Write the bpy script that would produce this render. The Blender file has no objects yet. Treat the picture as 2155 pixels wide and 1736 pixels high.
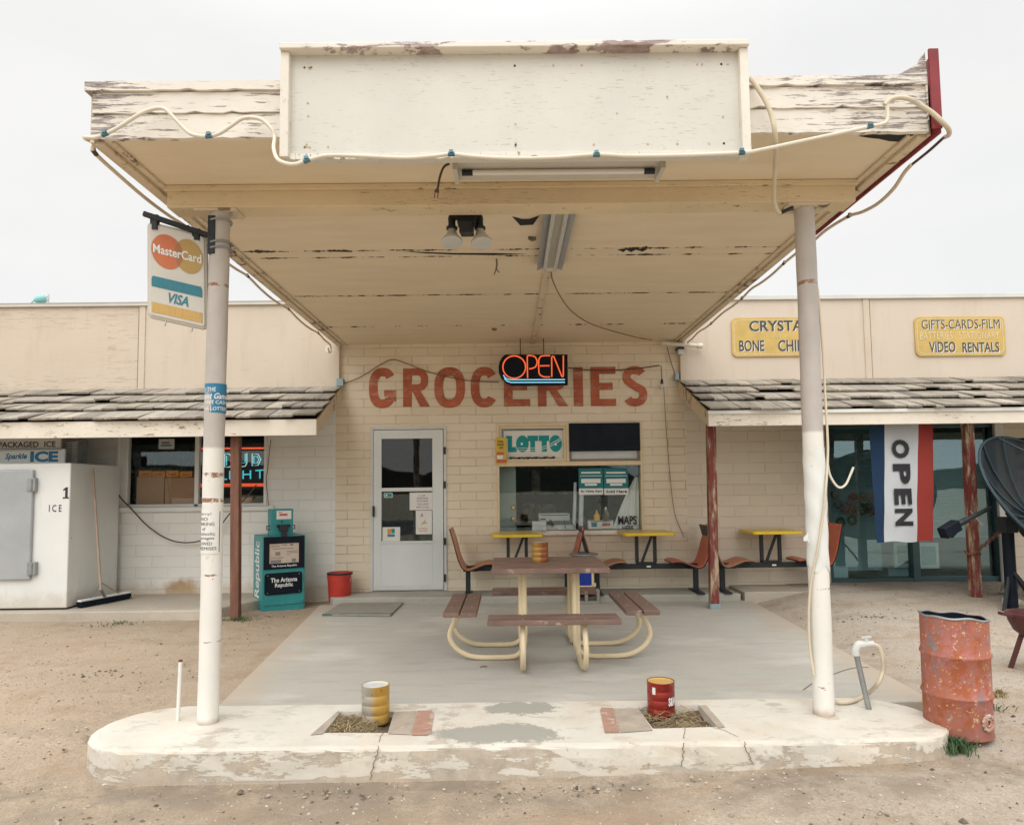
import bpy, math, random
import numpy as np
from mathutils import Vector, Matrix
from mathutils.geometry import tessellate_polygon
rnd = random.Random(7)
S = bpy.context.scene
COL = S.collection

# ------------------------------------------------------------------ camera
FPX, PIT, YAW, ROL, SHY = 1471.5262, .0685, .0056, .0115, 55.7943
CAM = np.array([0, -8.9257, 1.3685]); PW, PH = 2155, 1736
fw = np.array([math.sin(YAW)*math.cos(PIT), math.cos(YAW)*math.cos(PIT), math.sin(PIT)])
rt = np.array([math.cos(YAW), -math.sin(YAW), 0]); up = np.cross(rt, fw)
RT = rt*math.cos(ROL)-up*math.sin(ROL); UP = up*math.cos(ROL)+rt*math.sin(ROL)
cd = bpy.data.cameras.new('camera'); cam = bpy.data.objects.new('camera', cd); COL.objects.link(cam)
cd.sensor_width = 36; cd.lens = FPX/PW*36; cd.shift_y = SHY/PW; cd.clip_start = .05; cd.clip_end = 2000
cam.matrix_world = Matrix([[RT[i], UP[i], -fw[i], CAM[i]] for i in range(3)]+[[0, 0, 0, 1]])
S.camera = cam

# ------------------------------------------------------------------ light
SUN_EL, SUN_AZ = math.radians(42), math.radians(14)       # sun in front of the store, a little to the left
w = bpy.data.worlds.new('World'); S.world = w; w.use_nodes = True
n = w.node_tree.nodes; l = w.node_tree.links
bg = n['Background']; bg.inputs[1].default_value = .1
sky = n.new('ShaderNodeTexSky'); sky.sky_type = 'NISHITA'; sky.sun_disc = False
sky.sun_elevation = SUN_EL; sky.sun_rotation = math.pi+SUN_AZ
tc = n.new('ShaderNodeTexCoord'); mp = n.new('ShaderNodeMapping'); mp.inputs['Scale'].default_value = (1, 1, 2.6)
no = n.new('ShaderNodeTexNoise'); no.inputs['Scale'].default_value = 2.3; no.inputs['Detail'].default_value = 7; no.inputs['Roughness'].default_value = .52
cr_ = n.new('ShaderNodeValToRGB'); cr_.color_ramp.elements[0].position = .36; cr_.color_ramp.elements[1].position = .58
cr_.color_ramp.elements[0].color = (.825, .825, .815, 1); cr_.color_ramp.elements[1].color = (.88, .87, .85, 1)
sc_ = n.new('ShaderNodeVectorMath'); sc_.operation = 'SCALE'; sc_.inputs[3].default_value = 8.2
mx = n.new('ShaderNodeMix'); mx.data_type = 'RGBA'; mx.inputs[0].default_value = .95
l.new(tc.outputs['Generated'], mp.inputs[0]); l.new(mp.outputs[0], no.inputs['Vector']); l.new(no.outputs[0], cr_.inputs[0])
l.new(cr_.outputs[0], sc_.inputs[0]); l.new(sky.outputs[0], mx.inputs[6]); l.new(sc_.outputs[0], mx.inputs[7]); 
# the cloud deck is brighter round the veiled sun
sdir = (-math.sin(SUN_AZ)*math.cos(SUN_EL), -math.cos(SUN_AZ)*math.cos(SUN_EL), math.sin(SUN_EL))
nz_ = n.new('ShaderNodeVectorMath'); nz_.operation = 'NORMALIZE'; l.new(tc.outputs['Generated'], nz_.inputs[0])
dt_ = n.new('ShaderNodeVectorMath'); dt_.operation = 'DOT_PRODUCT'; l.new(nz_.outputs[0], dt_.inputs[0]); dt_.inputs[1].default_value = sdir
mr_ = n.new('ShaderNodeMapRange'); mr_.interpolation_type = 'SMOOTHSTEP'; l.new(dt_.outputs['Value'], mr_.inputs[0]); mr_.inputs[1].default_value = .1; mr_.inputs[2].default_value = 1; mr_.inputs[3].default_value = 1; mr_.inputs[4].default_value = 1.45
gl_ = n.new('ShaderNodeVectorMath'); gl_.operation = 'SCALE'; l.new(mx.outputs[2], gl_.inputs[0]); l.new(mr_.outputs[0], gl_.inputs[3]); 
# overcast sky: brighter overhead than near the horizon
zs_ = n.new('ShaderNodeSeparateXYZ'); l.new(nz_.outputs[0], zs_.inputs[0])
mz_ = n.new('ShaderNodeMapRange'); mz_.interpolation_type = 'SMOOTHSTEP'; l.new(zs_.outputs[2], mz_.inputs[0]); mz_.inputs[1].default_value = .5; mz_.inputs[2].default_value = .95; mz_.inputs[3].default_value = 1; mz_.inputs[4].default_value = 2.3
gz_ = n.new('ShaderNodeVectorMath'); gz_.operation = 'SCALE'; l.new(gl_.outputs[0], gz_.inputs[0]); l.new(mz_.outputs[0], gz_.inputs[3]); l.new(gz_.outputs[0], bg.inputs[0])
sd = bpy.data.lights.new('sun', 'SUN'); sun = bpy.data.objects.new('sun', sd); COL.objects.link(sun)
sd.energy = .75; sd.angle = math.radians(45); sd.color = (1, .975, .945)
d_ = Vector((-math.sin(SUN_AZ)*math.cos(SUN_EL), -math.cos(SUN_AZ)*math.cos(SUN_EL), math.sin(SUN_EL)))
sun.rotation_euler = d_.to_track_quat('Z', 'Y').to_euler(); sun.location = (0, 0, 20)
S.view_settings.view_transform = 'Standard'; S.view_settings.look = 'None'; S.view_settings.exposure = .43; S.view_settings.gamma = 1
try:
    S.cycles.use_denoising = True; S.cycles.denoiser = 'OPENIMAGEDENOISE'; S.cycles.denoising_input_passes = 'RGB_ALBEDO_NORMAL'; S.cycles.denoising_prefilter = 'NONE'; S.cycles.sample_clamp_indirect = 4; S.cycles.max_bounces = 8; S.cycles.transparent_max_bounces = 16
    S.cycles.caustics_reflective = False; S.cycles.caustics_refractive = False
except Exception: pass

# ------------------------------------------------------------------ helpers
def ray(px, py): return fw+RT*(px-PW/2)/FPX-UP*(py-PH/2-SHY)/FPX
def A(px, py, Y):
    d = ray(px, py); return Vector(CAM+d*(Y-CAM[1])/d[1])
def Z(px, py, z):
    d = ray(px, py); return Vector(CAM+d*(z-CAM[2])/d[2])
def R(px0, py0, px1, py1, Y):        # pixel rectangle -> x0, x1, z0, z1 on the plane y = Y
    a = A(px0, (py0+py1)/2, Y); b = A(px1, (py0+py1)/2, Y); c = A((px0+px1)/2, py0, Y); d = A((px0+px1)/2, py1, Y)
    return a.x, b.x, d.z, c.z

class MB:
    def __init__(s): s.v = []; s.f = []; s.c = []; s.cur = (1, 1, 1)
    def add(s, vs, fs):
        b = len(s.v); s.v += [tuple(p) for p in vs]; s.f += [tuple(b+i for i in q) for q in fs]; s.c += [s.cur]*len(fs); return s
    def hexa(s, p): return s.add(p, [(0, 3, 2, 1), (4, 5, 6, 7), (0, 1, 5, 4), (1, 2, 6, 5), (2, 3, 7, 6), (3, 0, 4, 7)])
    def box(s, x0, x1, y0, y1, z0, z1):
        return s.hexa([(x0, y0, z0), (x1, y0, z0), (x1, y1, z0), (x0, y1, z0), (x0, y0, z1), (x1, y0, z1), (x1, y1, z1), (x0, y1, z1)])
    def rect(s, r, y0, y1): return s.box(r[0], r[1], y0, y1, r[2], r[3])
    def bar(s, p, q, wd, ht, upv=(0, 0, 1)):
        p = Vector(p); q = Vector(q); d = (q-p).normalized(); a = d.cross(Vector(upv)).normalized()*wd/2; b = a.cross(d).normalized()*ht/2
        return s.hexa([p-a-b, p+a-b, p+a+b, p-a+b, q-a-b, q+a-b, q+a+b, q-a+b])
    def prism(s, pts, off):
        o = Vector(off); m = len(pts); P = [Vector(p) for p in pts]
        return s.add(P+[p+o for p in P], [tuple(range(m)), tuple(range(2*m-1, m-1, -1))]+[((i+1) % m, i, m+i, m+(i+1) % m) for i in range(m)])
    def poly(s, pts): return s.add(pts, [tuple(range(len(pts)))])
    def tube(s, path, r, k=8, closed=False):
        P = [Vector(p) for p in path]; m = len(P); rs = r if isinstance(r, (list, tuple)) else [r]*m
        T = []
        for i in range(m):
            a = P[(i-1) % m] if (closed or i > 0) else P[i]; b = P[(i+1) % m] if (closed or i < m-1) else P[i]
            T.append((b-a).normalized())
        nrm = T[0].orthogonal().normalized(); vs = []
        if abs(T[0].z) < .9:
            nrm = (Vector((0, 0, 1))-T[0]*T[0].z).normalized()
        for i in range(m):
            if i: nrm = (nrm-T[i]*nrm.dot(T[i])).normalized()
            bi = T[i].cross(nrm)
            for j in range(k):
                a = 2*math.pi*(j+.5)/k; vs.append(P[i]+(nrm*math.cos(a)+bi*math.sin(a))*rs[i])
        fs = []
        for i in range(m if closed else m-1):
            i2 = (i+1) % m
            for j in range(k): fs.append((i*k+j, i*k+(j+1) % k, i2*k+(j+1) % k, i2*k+j))
        if not closed: fs += [tuple(range(k-1, -1, -1)), tuple((m-1)*k+j for j in range(k))]
        return s.add(vs, fs)
    def cyl(s, p, q, r, r2=None, k=16): return s.tube([p, q], [r, r if r2 is None else r2], k)
    def lathe(s, prof, c, k=24, wob=None):
        vs = []
        for i, (r, z) in enumerate(prof):
            for j in range(k):
                a = 2*math.pi*j/k; rr, zz = (r, z) if wob is None else wob(i, a, r, z)
                vs.append((c[0]+rr*math.cos(a), c[1]+rr*math.sin(a), c[2]+zz))
        fs = [(i*k+j, i*k+(j+1) % k, (i+1)*k+(j+1) % k, (i+1)*k+j) for i in range(len(prof)-1) for j in range(k)]
        return s.add(vs, fs)
    def grid(s, fn, nu, nv):
        vs = [fn(i/nu, j/nv) for j in range(nv+1) for i in range(nu+1)]
        return s.add(vs, [(j*(nu+1)+i, j*(nu+1)+i+1, (j+1)*(nu+1)+i+1, (j+1)*(nu+1)+i) for j in range(nv) for i in range(nu)])
    def ribbon(s, pts, wd, mapf, closed=False):
        P = [Vector((p[0], p[1])) for p in pts]; m = len(P); L = []; Rr = []
        for i in range(m):
            a = P[(i-1) % m] if (closed or i > 0) else None; b = P[(i+1) % m] if (closed or i < m-1) else None
            d1 = (P[i]-a).normalized() if a is not None else None; d2 = (b-P[i]).normalized() if b is not None else None
            d1 = d1 or d2; d2 = d2 or d1; d = (d1+d2)
            d = d.normalized() if d.length > 1e-6 else d1
            nn = Vector((-d.y, d.x)); k = max(.5, abs(nn.dot(Vector((-d1.y, d1.x)))))
            L.append(P[i]+nn*wd/2/k); Rr.append(P[i]-nn*wd/2/k)
        vs = [mapf(p.x, p.y) for p in L]+[mapf(p.x, p.y) for p in Rr]
        return s.add(vs, [(i, m+i, m+(i+1) % m, (i+1) % m) for i in range(m if closed else m-1)])
    def disc(s, u, v, ru, rv, mapf, k=40):
        return s.add([mapf(u+ru*math.cos(2*math.pi*i/k), v+rv*math.sin(2*math.pi*i/k)) for i in range(k)], [tuple(range(k))])

def cr(pts, sub=8, closed=False):            # Catmull-Rom through points
    P = [Vector(p) for p in pts]; m = len(P); out = []
    for i in range(m if closed else m-1):
        p1, p2 = P[i], P[(i+1) % m]
        p0 = P[(i-1) % m] if (closed or i > 0) else p1*2-p2; p3 = P[(i+2) % m] if (closed or i < m-2) else p2*2-p1
        for k in range(sub):
            t = k/sub
            out.append(.5*((2*p1)+(p2-p0)*t+(2*p0-5*p1+4*p2-p3)*t*t+(3*p1-p0-3*p2+p3)*t**3))
    if not closed: out.append(P[-1])
    return out

def mesh_of(mb, name, smooth=False):
    me = bpy.data.meshes.new(name); me.from_pydata(mb.v, [], mb.f)
    if any(c != (1, 1, 1) for c in mb.c):
        at = me.attributes.new('tone', 'FLOAT_COLOR', 'FACE'); at.data.foreach_set('color', [x for c in mb.c for x in (*c, 1)])
    if smooth: me.shade_smooth() if hasattr(me, 'shade_smooth') else [setattr(p, 'use_smooth', True) for p in me.polygons]
    me.update(); return me
def tag(o, label=None, cat=None, group=None, kind=None):
    for k, x in (('label', label), ('category', cat), ('group', group), ('kind', kind)):
        if x: o[k] = x
    return o
def thing(name, label, cat, loc, group=None):
    o = bpy.data.objects.new(name, None); COL.objects.link(o); o.location = loc; o.empty_display_size = .1
    return tag(o, label, cat, group)
def part(name, mb, mat, parent, bevel=0, smooth=False, label=None, local=False, seg=2):
    me = mb if isinstance(mb, bpy.types.Mesh) else mesh_of(mb, name, smooth)
    o = bpy.data.objects.new(name, me); COL.objects.link(o)
    if mat: me.materials.append(mat)
    if parent is not None:
        o.parent = parent
        if not local:
            t = Vector(parent.location); q = parent.parent
            if q is not None: t = Vector((0, 0, 0))
            o.matrix_parent_inverse = Matrix.Translation(-t)
    if bevel:
        b = o.modifiers.new('bevel', 'BEVEL'); b.width = bevel; b.segments = seg; b.limit_method = 'ANGLE'; b.angle_limit = math.radians(40); b.harden_normals = False
    if smooth and not bevel:
        try: me.set_sharp_from_angle(angle=math.radians(38))
        except Exception: pass
    if label: o['label'] = label
    return o
def solo(name, mb, mat, label, cat, group=None, bevel=0, smooth=False):
    V = np.array(mb.v); c = Vector(((V[:, 0].min()+V[:, 0].max())/2, (V[:, 1].min()+V[:, 1].max())/2, V[:, 2].min()))
    mb.v = [(p[0]-c.x, p[1]-c.y, p[2]-c.z) for p in mb.v]
    o = part(name, mb, mat, None, bevel, smooth); o.location = c
    return tag(o, label, cat, group)
def struct(name, mb, mat, bevel=0, smooth=False):
    return tag(part(name, mb, mat, None, bevel, smooth), kind='structure')
def dup(o, parent=None):
    c = o.copy(); COL.objects.link(c)
    if parent is not None: c.parent = parent
    for ch in [x for x in bpy.data.objects if x.parent == o]: dup(ch, c)
    return c

def plane(O, U, V, N=(0, 0, 0)):             # (u, v) in 0..1 -> point
    O, U, V, N = Vector(O), Vector(U), Vector(V), Vector(N)
    return lambda u, v, e=0: O+U*u+V*v+N*(1+e)
def wallmap(Y):                               # (x, z) on a plane facing the camera
    return lambda x, z: Vector((x, Y, z))
FONT_CACHE = {}
def glyphs(s, bold):
    k = (s, bold)
    if k not in FONT_CACHE:
        cu = bpy.data.curves.new('lettering', 'FONT'); cu.body = s; cu.size = 1; cu.offset = bold; cu.resolution_u = 3
        cu.dimensions = '2D'; cu.fill_mode = 'BOTH'
        ob = bpy.data.objects.new('lettering', cu); COL.objects.link(ob); bpy.context.view_layer.update()
        me = bpy.data.meshes.new_from_object(ob.evaluated_get(bpy.context.evaluated_depsgraph_get()))
        V = np.array([v.co[:2] for v in me.vertices]); F = [tuple(p.vertices) for p in me.polygons]
        COL.objects.unlink(ob); bpy.data.objects.remove(ob); bpy.data.curves.remove(cu); bpy.data.meshes.remove(me)
        V = (V-V.min(0))/(V.max(0)-V.min(0)); FONT_CACHE[k] = (V, F)
    return FONT_CACHE[k]
def letters(mb, s, mapf, u0, v0, u1, v1, bold=.0, slant=0):      # writes s into the box (u0, v0)-(u1, v1)
    V, F = glyphs(s, bold)
    return mb.add([mapf(u0+(u1-u0)*(a+slant*b), v0+(v1-v0)*b) for a, b in V], F)

# ------------------------------------------------------------------ materials
class G:
    def __init__(s, name):
        s.m = bpy.data.materials.new(name); s.m.use_nodes = True; s.n = s.m.node_tree.nodes; s.l = s.m.node_tree.links
        s.b = s.n['Principled BSDF']; s.tc = s.n.new('ShaderNodeTexCoord')
    def put(s, sock, x):
        if isinstance(x, bpy.types.NodeSocket): s.l.new(x, sock)
        elif x is not None:
            if sock.type == 'RGBA' and len(x) == 3: x = (*x, 1)
            sock.default_value = x
    def vec(s, sc=(1, 1, 1), src='Object'):
        mpn = s.n.new('ShaderNodeMapping'); s.l.new(s.tc.outputs[src], mpn.inputs[0]); mpn.inputs['Scale'].default_value = sc; return mpn.outputs[0]
    def noise(s, scale, detail=5, rough=.55, vec=None, dist=0):
        x = s.n.new('ShaderNodeTexNoise'); x.inputs['Scale'].default_value = scale; x.inputs['Detail'].default_value = detail; x.inputs['Roughness'].default_value = rough
        x.inputs['Distortion'].default_value = dist; s.l.new(vec or s.tc.outputs['Object'], x.inputs['Vector']); return x.outputs[0]
    def voro(s, scale, vec=None, out=0):
        x = s.n.new('ShaderNodeTexVoronoi'); x.inputs['Scale'].default_value = scale; s.l.new(vec or s.tc.outputs['Object'], x.inputs['Vector']); return x.outputs[out]
    def ramp(s, f, a, b, ca=(0, 0, 0), cb=(1, 1, 1)):
        x = s.n.new('ShaderNodeValToRGB'); e = x.color_ramp.elements; e[0].position = a; e[1].position = b; e[0].color = (*ca, 1); e[1].color = (*cb, 1); s.put(x.inputs[0], f); return x.outputs[0]
    def mix(s, f, a, b, mode='MIX'):
        x = s.n.new('ShaderNodeMix'); x.data_type = 'RGBA'; x.blend_type = mode; s.put(x.inputs[0], f); s.put(x.inputs[6], a); s.put(x.inputs[7], b); return x.outputs[2]
    def math(s, op, a, b=0., c=None):
        x = s.n.new('ShaderNodeMath'); x.operation = op; s.put(x.inputs[0], a); s.put(x.inputs[1], b)
        if c is not None: s.put(x.inputs[2], c)
        return x.outputs[0]
    def sstep(s, f, a, b):
        x = s.n.new('ShaderNodeMapRange'); x.interpolation_type = 'SMOOTHSTEP'; s.put(x.inputs[0], f); x.inputs[1].default_value = a; x.inputs[2].default_value = b; return x.outputs[0]
    def xyz(s):
        x = s.n.new('ShaderNodeSeparateXYZ'); s.l.new(s.tc.outputs['Object'], x.inputs[0]); return x.outputs
    def attr(s):
        x = s.n.new('ShaderNodeAttribute'); x.attribute_name = 'tone'; return x.outputs['Color']
    def bump(s, h, strength=.3, dist=.01):
        x = s.n.new('ShaderNodeBump'); x.inputs['Strength'].default_value = strength; x.inputs['Distance'].default_value = dist; s.put(x.inputs['Height'], h); s.l.new(x.outputs[0], s.b.inputs['Normal'])
    def done(s, col, rough=.6, metal=0, spec=.4):
        s.put(s.b.inputs['Base Color'], col); s.put(s.b.inputs['Roughness'], rough); s.put(s.b.inputs['Metallic'], metal); s.put(s.b.inputs['Specular IOR Level'], spec); return s.m

def mul(c, k): return tuple(min(1, x*k) for x in c)
def paint(name, col, rough=.55, var=.12, scale=5, bump=.12, bscale=70, metal=0, spec=.35, sc=(1, 1, 1), spots=None, spotamt=.66, spotscale=14):
    g = G(name); v = g.vec(sc)
    c = g.mix(g.ramp(g.noise(scale, 6, .6, v), .3, .7), mul(col, 1-var), mul(col, 1+var*.7))
    c = g.mix(g.ramp(g.noise(scale*9, 3, .6, v), .35, .65), c, mul(col, 1-var*.4)) if False else c
    if spots:
        c = g.mix(g.ramp(g.noise(spotscale, 8, .65, v), spotamt, spotamt+.05), c, spots)
    g.bump(g.noise(bscale, 4, .6, v), bump, .004)
    return g.done(c, rough, metal, spec)
def peel(name, col, under, dark, amt=.55, scale=5, sc=(1, 1, 6), var=.06, edge=.02, ends=None):
    g = G(name); v = g.vec(sc)
    a = g.noise(scale, 9, .68, v, .3); b = g.noise(1.3, 3, .5); m = g.math('ADD', g.math('MULTIPLY', a, .75), g.math('MULTIPLY', b, .25))
    if ends: m = g.math('ADD', m, g.math('MULTIPLY', g.sstep(g.math('ABSOLUTE', g.xyz()[0]), ends[0], ends[1]), ends[2]))
    mask = g.ramp(m, amt, amt+edge); crack = g.ramp(g.noise(scale*3, 6, .7, v), .60, .63)
    base = g.mix(g.ramp(g.noise(2.2, 6, .6), .3, .7), mul(col, 1-var*1.6), mul(col, 1+var))
    und = g.mix(g.ramp(g.noise(scale*4, 5, .6, v), .35, .6), dark, under)
    c = g.mix(mask, base, und); c = g.mix(g.math('MULTIPLY', crack, g.ramp(b, .4, .62)), c, dark)
    g.bump(g.math('SUBTRACT', g.math('MULTIPLY', g.noise(40, 5, .6, v), .3), mask), .5, .004)
    return g.done(c, .7, 0, .25)
CREAM = (.70, .60, .45); WHITE = (.74, .72, .66)
def brick(name, c1, c2, joint, bw, rh, jamt=.75, ms=.0075, letter=None, stain=None, flake=None):
    g = G(name); X = g.xyz(); cb = g.n.new('ShaderNodeCombineXYZ'); wv = g.noise(5, 3, .5)
    g.l.new(X[0], cb.inputs[0]); g.l.new(g.math('ADD', X[2], g.math('MULTIPLY', g.math('SUBTRACT', wv, .5), .02)), cb.inputs[1])
    bt = g.n.new('ShaderNodeTexBrick'); g.l.new(cb.outputs[0], bt.inputs['Vector']); bt.offset = .5; bt.squash = 1
    for k, x in (('Scale', 1), ('Mortar Size', ms), ('Mortar Smooth', .5), ('Bias', 0), ('Brick Width', bw), ('Row Height', rh)): bt.inputs[k].default_value = x
    bt.inputs['Color1'].default_value = (.0, .0, .0, 1); bt.inputs['Color2'].default_value = (1, 1, 1, 1); bt.inputs['Mortar'].default_value = (.5, .5, .5, 1)
    big = g.noise(1.1, 5, .6); fine = g.noise(34, 5, .65)
    c = g.mix(g.math('ADD', g.math('MULTIPLY', bt.outputs['Color'], .45), g.math('MULTIPLY', g.ramp(big, .3, .7), .55)), c1, c2)
    jn = g.math('MULTIPLY', bt.outputs['Fac'], g.math('MULTIPLY', g.ramp(g.noise(2.6, 7, .7), .36, .66), jamt))
    if letter:
        wear = g.ramp(g.noise(9, 8, .7), .62, .70); lc = g.mix(g.ramp(g.noise(4, 5, .6), .3, .7), mul(letter, .8), mul(letter, 1.25))
        c = g.mix(g.math('MULTIPLY', g.math('MAXIMUM', wear, g.math('MULTIPLY', g.ramp(g.noise(3, 8, .7, g.vec((1, 1, 2.5))), .52, .66), .45)), .75), lc, c)
        jn = g.math('MULTIPLY', jn, .55)
    c = g.mix(jn, c, joint)
    c = g.mix(g.math('MULTIPLY', g.ramp(g.noise(7, 9, .72), .66, .69), .7), c, flake or mul(c1, .62))
    if stain:
        sx, sz, rx, rz, scol = stain
        dx = g.math('DIVIDE', g.math('SUBTRACT', X[0], sx), rx); dz = g.math('DIVIDE', g.math('SUBTRACT', X[2], sz), rz)
        r2 = g.math('ADD', g.math('MULTIPLY', dx, dx), g.math('MULTIPLY', dz, dz))
        f = g.math('MULTIPLY', g.sstep(g.math('ADD', r2, g.math('MULTIPLY', g.math('SUBTRACT', g.noise(9, 6, .7), .5), 2.)), 1.2, .0), .85)
        c = g.mix(f, c, scol)
        low = g.sstep(g.math('ADD', X[2], g.math('MULTIPLY', g.math('SUBTRACT', g.noise(6, 6, .7), .5), .3)), .26, .1)
        c = g.mix(g.math('MULTIPLY', low, .5), c, (.55, .42, .28))
    g.bump(g.math('ADD', g.math('MULTIPLY', bt.outputs['Fac'], -.8), g.math('MULTIPLY', fine, .35)), .55, .008)
    return g.done(c, .75, 0, .25)

M = {}
M['cream_brick'] = brick('cream_brick', (.70, .605, .455), (.80, .705, .56), (.38, .245, .145), .41, .1095, .72, .0062)
M['letter_red'] = brick('letter_red', (.70, .605, .455), (.80, .705, .56), (.24, .10, .055), .41, .1095, letter=(.43, .125, .07))
_st = A(385, 1240, 0)
M['white_brick'] = brick('white_brick', (.74, .725, .675), (.82, .805, .755), (.50, .475, .42), .41, .137, .5, .006, stain=(_st.x, _st.z, .26, .17, (.36, .20, .06)), flake=(.5, .46, .38))
M['pale_brick'] = brick('pale_brick', (.67, .585, .46), (.76, .68, .56), (.42, .33, .22), .41, .137, .55, .006)
M['fascia'] = peel('fascia', (.75, .705, .625), (.40, .36, .33), (.14, .10, .09), .55, 5, (1, 1, 12), ends=(1.5, 2.25, .06))
M['sign_face'] = peel('sign_face', (.635, .62, .56), (.54, .49, .42), (.40, .33, .27), .65, 5, (1, 1, 10), .04)
M['sign_top'] = peel('sign_top', (.76, .72, .64), (.42, .34, .32), (.24, .15, .14), .545, 3.4, (1, 1, 4))
M['sign_trim'] = peel('sign_trim', (.75, .71, .62), (.45, .38, .3), (.2, .15, .1), .62, 5, (4, 1, 1))
M['awning_fascia'] = peel('awning_fascia', (.75, .69, .59), (.42, .32, .25), (.25, .17, .12), .60, 4, (1, 1, 5))
M['beam'] = peel('beam', (.69, .57, .38), (.38, .27, .15), (.18, .11, .06), .63, 4, (1, 1, 14))
M['trim_tan'] = peel('trim_tan', (.66, .56, .41), (.30, .22, .15), (.1, .07, .05), .56, 5, (1, 2, 1))
M['steel_grey'] = paint('steel_grey', (.40, .42, .43), .4, .1, 3, .05, metal=.3)
M['steel_dull'] = paint('steel_dull', (.33, .35, .35), .45, .2, 12, .1, metal=.6)
M['pale_metal'] = paint('pale_metal', (.62, .63, .60), .4, .08, 3, .04)
M['tin'] = paint('tin', (.5, .5, .48), .35, .15, 8, .05, metal=.7)
M['black'] = paint('black', (.018, .022, .026), .45, .2, 12, .1)
M['dark_metal'] = paint('dark_metal', (.03, .035, .038), .5, .3, 20, .1, metal=.3, spots=(.15, .1, .07), spotamt=.7)
M['navy_black'] = paint('navy_black', (.008, .012, .02), .45, .3, 5, .03, spec=.12)
M['teal_glass_frame'] = paint('teal_glass_frame', (.07, .12, .125), .4, .15, 6, .05, metal=.3)
M['wood_brown'] = None
M['white_paint'] = paint('white_paint', (.74, .74, .70), .5, .06, 3, .06, spots=(.5, .42, .3), spotamt=.72)
M['white_plain'] = paint('white_plain', (.72, .73, .70), .5, .04, 4, .03)
M['door_white'] = paint('door_white', (.66, .69, .67), .4, .05, 2, .04, spots=(.5, .48, .42), spotamt=.73)
def m_freezer():
    g = G('freezer_white'); X = g.xyz(); c = g.mix(g.ramp(g.noise(2, 6, .6), .3, .7), (.68, .69, .665), (.75, .755, .73))
    c = g.mix(g.math('MULTIPLY', g.ramp(g.noise(4, 8, .7, g.vec((2.5, 2.5, .3))), .58, .70), .3), c, (.48, .44, .36))
    c = g.mix(g.math('MULTIPLY', g.sstep(g.math('ADD', X[2], g.math('MULTIPLY', g.math('SUBTRACT', g.noise(7, 8, .7), .5), .35)), .33, .10), .55), c, (.46, .38, .28))
    c = g.mix(g.ramp(g.noise(9, 9, .75), .67, .68), c, (.30, .22, .16)); g.bump(g.noise(1.5, 3), .12, .02); return g.done(c, .45)
M['freezer_white'] = m_freezer()
M['paper'] = paint('paper', (.72, .71, .66), .8, .05, 6, .03)
M['newsprint'] = paint('newsprint', (.55, .46, .37), .85, .08, 9, .02)
M['ink'] = paint('ink', (.03, .03, .035), .6, .1, 9, 0)
M['ink_grey'] = paint('ink_grey', (.22, .21, .2), .7, .2, 30, 0)
M['ink_red'] = paint('ink_red', (.55, .12, .09), .7, .1, 9, 0)
M['ink_blue'] = paint('ink_blue', (.04, .19, .32), .6, .15, 9, 0)
M['white_ink'] = paint('white_ink', (.75, .77, .75), .6, .05, 9, 0)
M['faded_ink'] = paint('faded_ink', (.60, .50, .28), .6, .1, 20, 0)
M['sign_ink'] = paint('sign_ink', (.07, .075, .075), .6, .3, 30, 0)
M['sign_gold'] = paint('sign_gold', (.57, .40, .13), .6, .14, 6, .15, spots=(.62, .5, .22), spotamt=.66)
M['sign_edge'] = paint('sign_edge', (.70, .58, .36), .7, .2, 30, .1)
M['lamp_grey'] = paint('lamp_grey', (.55, .52, .45), .4, .06, 3, .03)
M['brown_metal'] = paint('brown_metal', (.26, .20, .145), .55, .12, 5, .05)
M['tube_white'] = paint('tube_white', (.75, .73, .68), .25, .03, 3, 0)
M['hose'] = paint('hose', (.64, .56, .42), .45, .1, 3, .03)
M['hose_white'] = paint('hose_white', (.70, .65, .54), .4, .07, 3, .03)
M['clamp'] = paint('clamp', (.10, .20, .24), .35, .3, 20, .1, metal=.5)
M['wire'] = paint('wire', (.09, .065, .045), .6, .2, 8, 0)
M['wire_brown'] = paint('wire_brown', (.22, .11, .06), .6, .2, 8, 0)
M['red_flash'] = paint('red_flash', (.24, .035, .04), .5, .25, 6, .1)
M['red_bucket'] = paint('red_bucket', (.47, .045, .03), .45, .18, 6, .08, spots=(.25, .05, .04), spotamt=.68)
M['teal_box'] = paint('teal_box', (.035, .26, .265), .4, .14, 5, .05, spots=(.08, .30, .30), spotamt=.6)
M['table_yellow'] = paint('table_yellow', (.72, .50, .035), .3, .08, 5, .02)
M['seat_wood'] = paint('seat_wood', (.46, .18, .085), .35, .12, 3, .02, sc=(1, 1, 7))
M['seat_red'] = paint('seat_red', (.50, .115, .055), .35, .12, 3, .02)
M['frame_cream'] = paint('frame_cream', (.70, .58, .38), .45, .06, 6, .04, spots=(.36, .22, .12), spotamt=.665, spotscale=18)
M['bench_wood'] = paint('bench_wood', (.205, .13, .105), .55, .34, 4, .25, 60, sc=(1, 9, 1), spots=(.40, .30, .23), spotamt=.605, spotscale=8)
M['brass'] = paint('brass', (.6, .35, .1), .25, .1, 5, 0, metal=.9)
M['curtain'] = paint('curtain', (.62, .66, .66), .8, .08, 6, .05)
M['card_brown'] = paint('card_brown', (.50, .28, .16), .8, .1, 4, .05)
M['card_orange'] = paint('card_orange', (.75, .30, .05), .7, .2, 30, .02)
M['mustard'] = paint('mustard', (.7, .38, .03), .3, .05, 4, 0)
M['teal_ink'] = paint('teal_ink', (.0, .27, .27), .5, .06, 5, 0)
M['poster_teal'] = paint('poster_teal', (.01, .17, .18), .5, .1, 5, 0)
M['interior'] = paint('interior', (.10, .11, .11), .8, .3, 3, .05)
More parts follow.
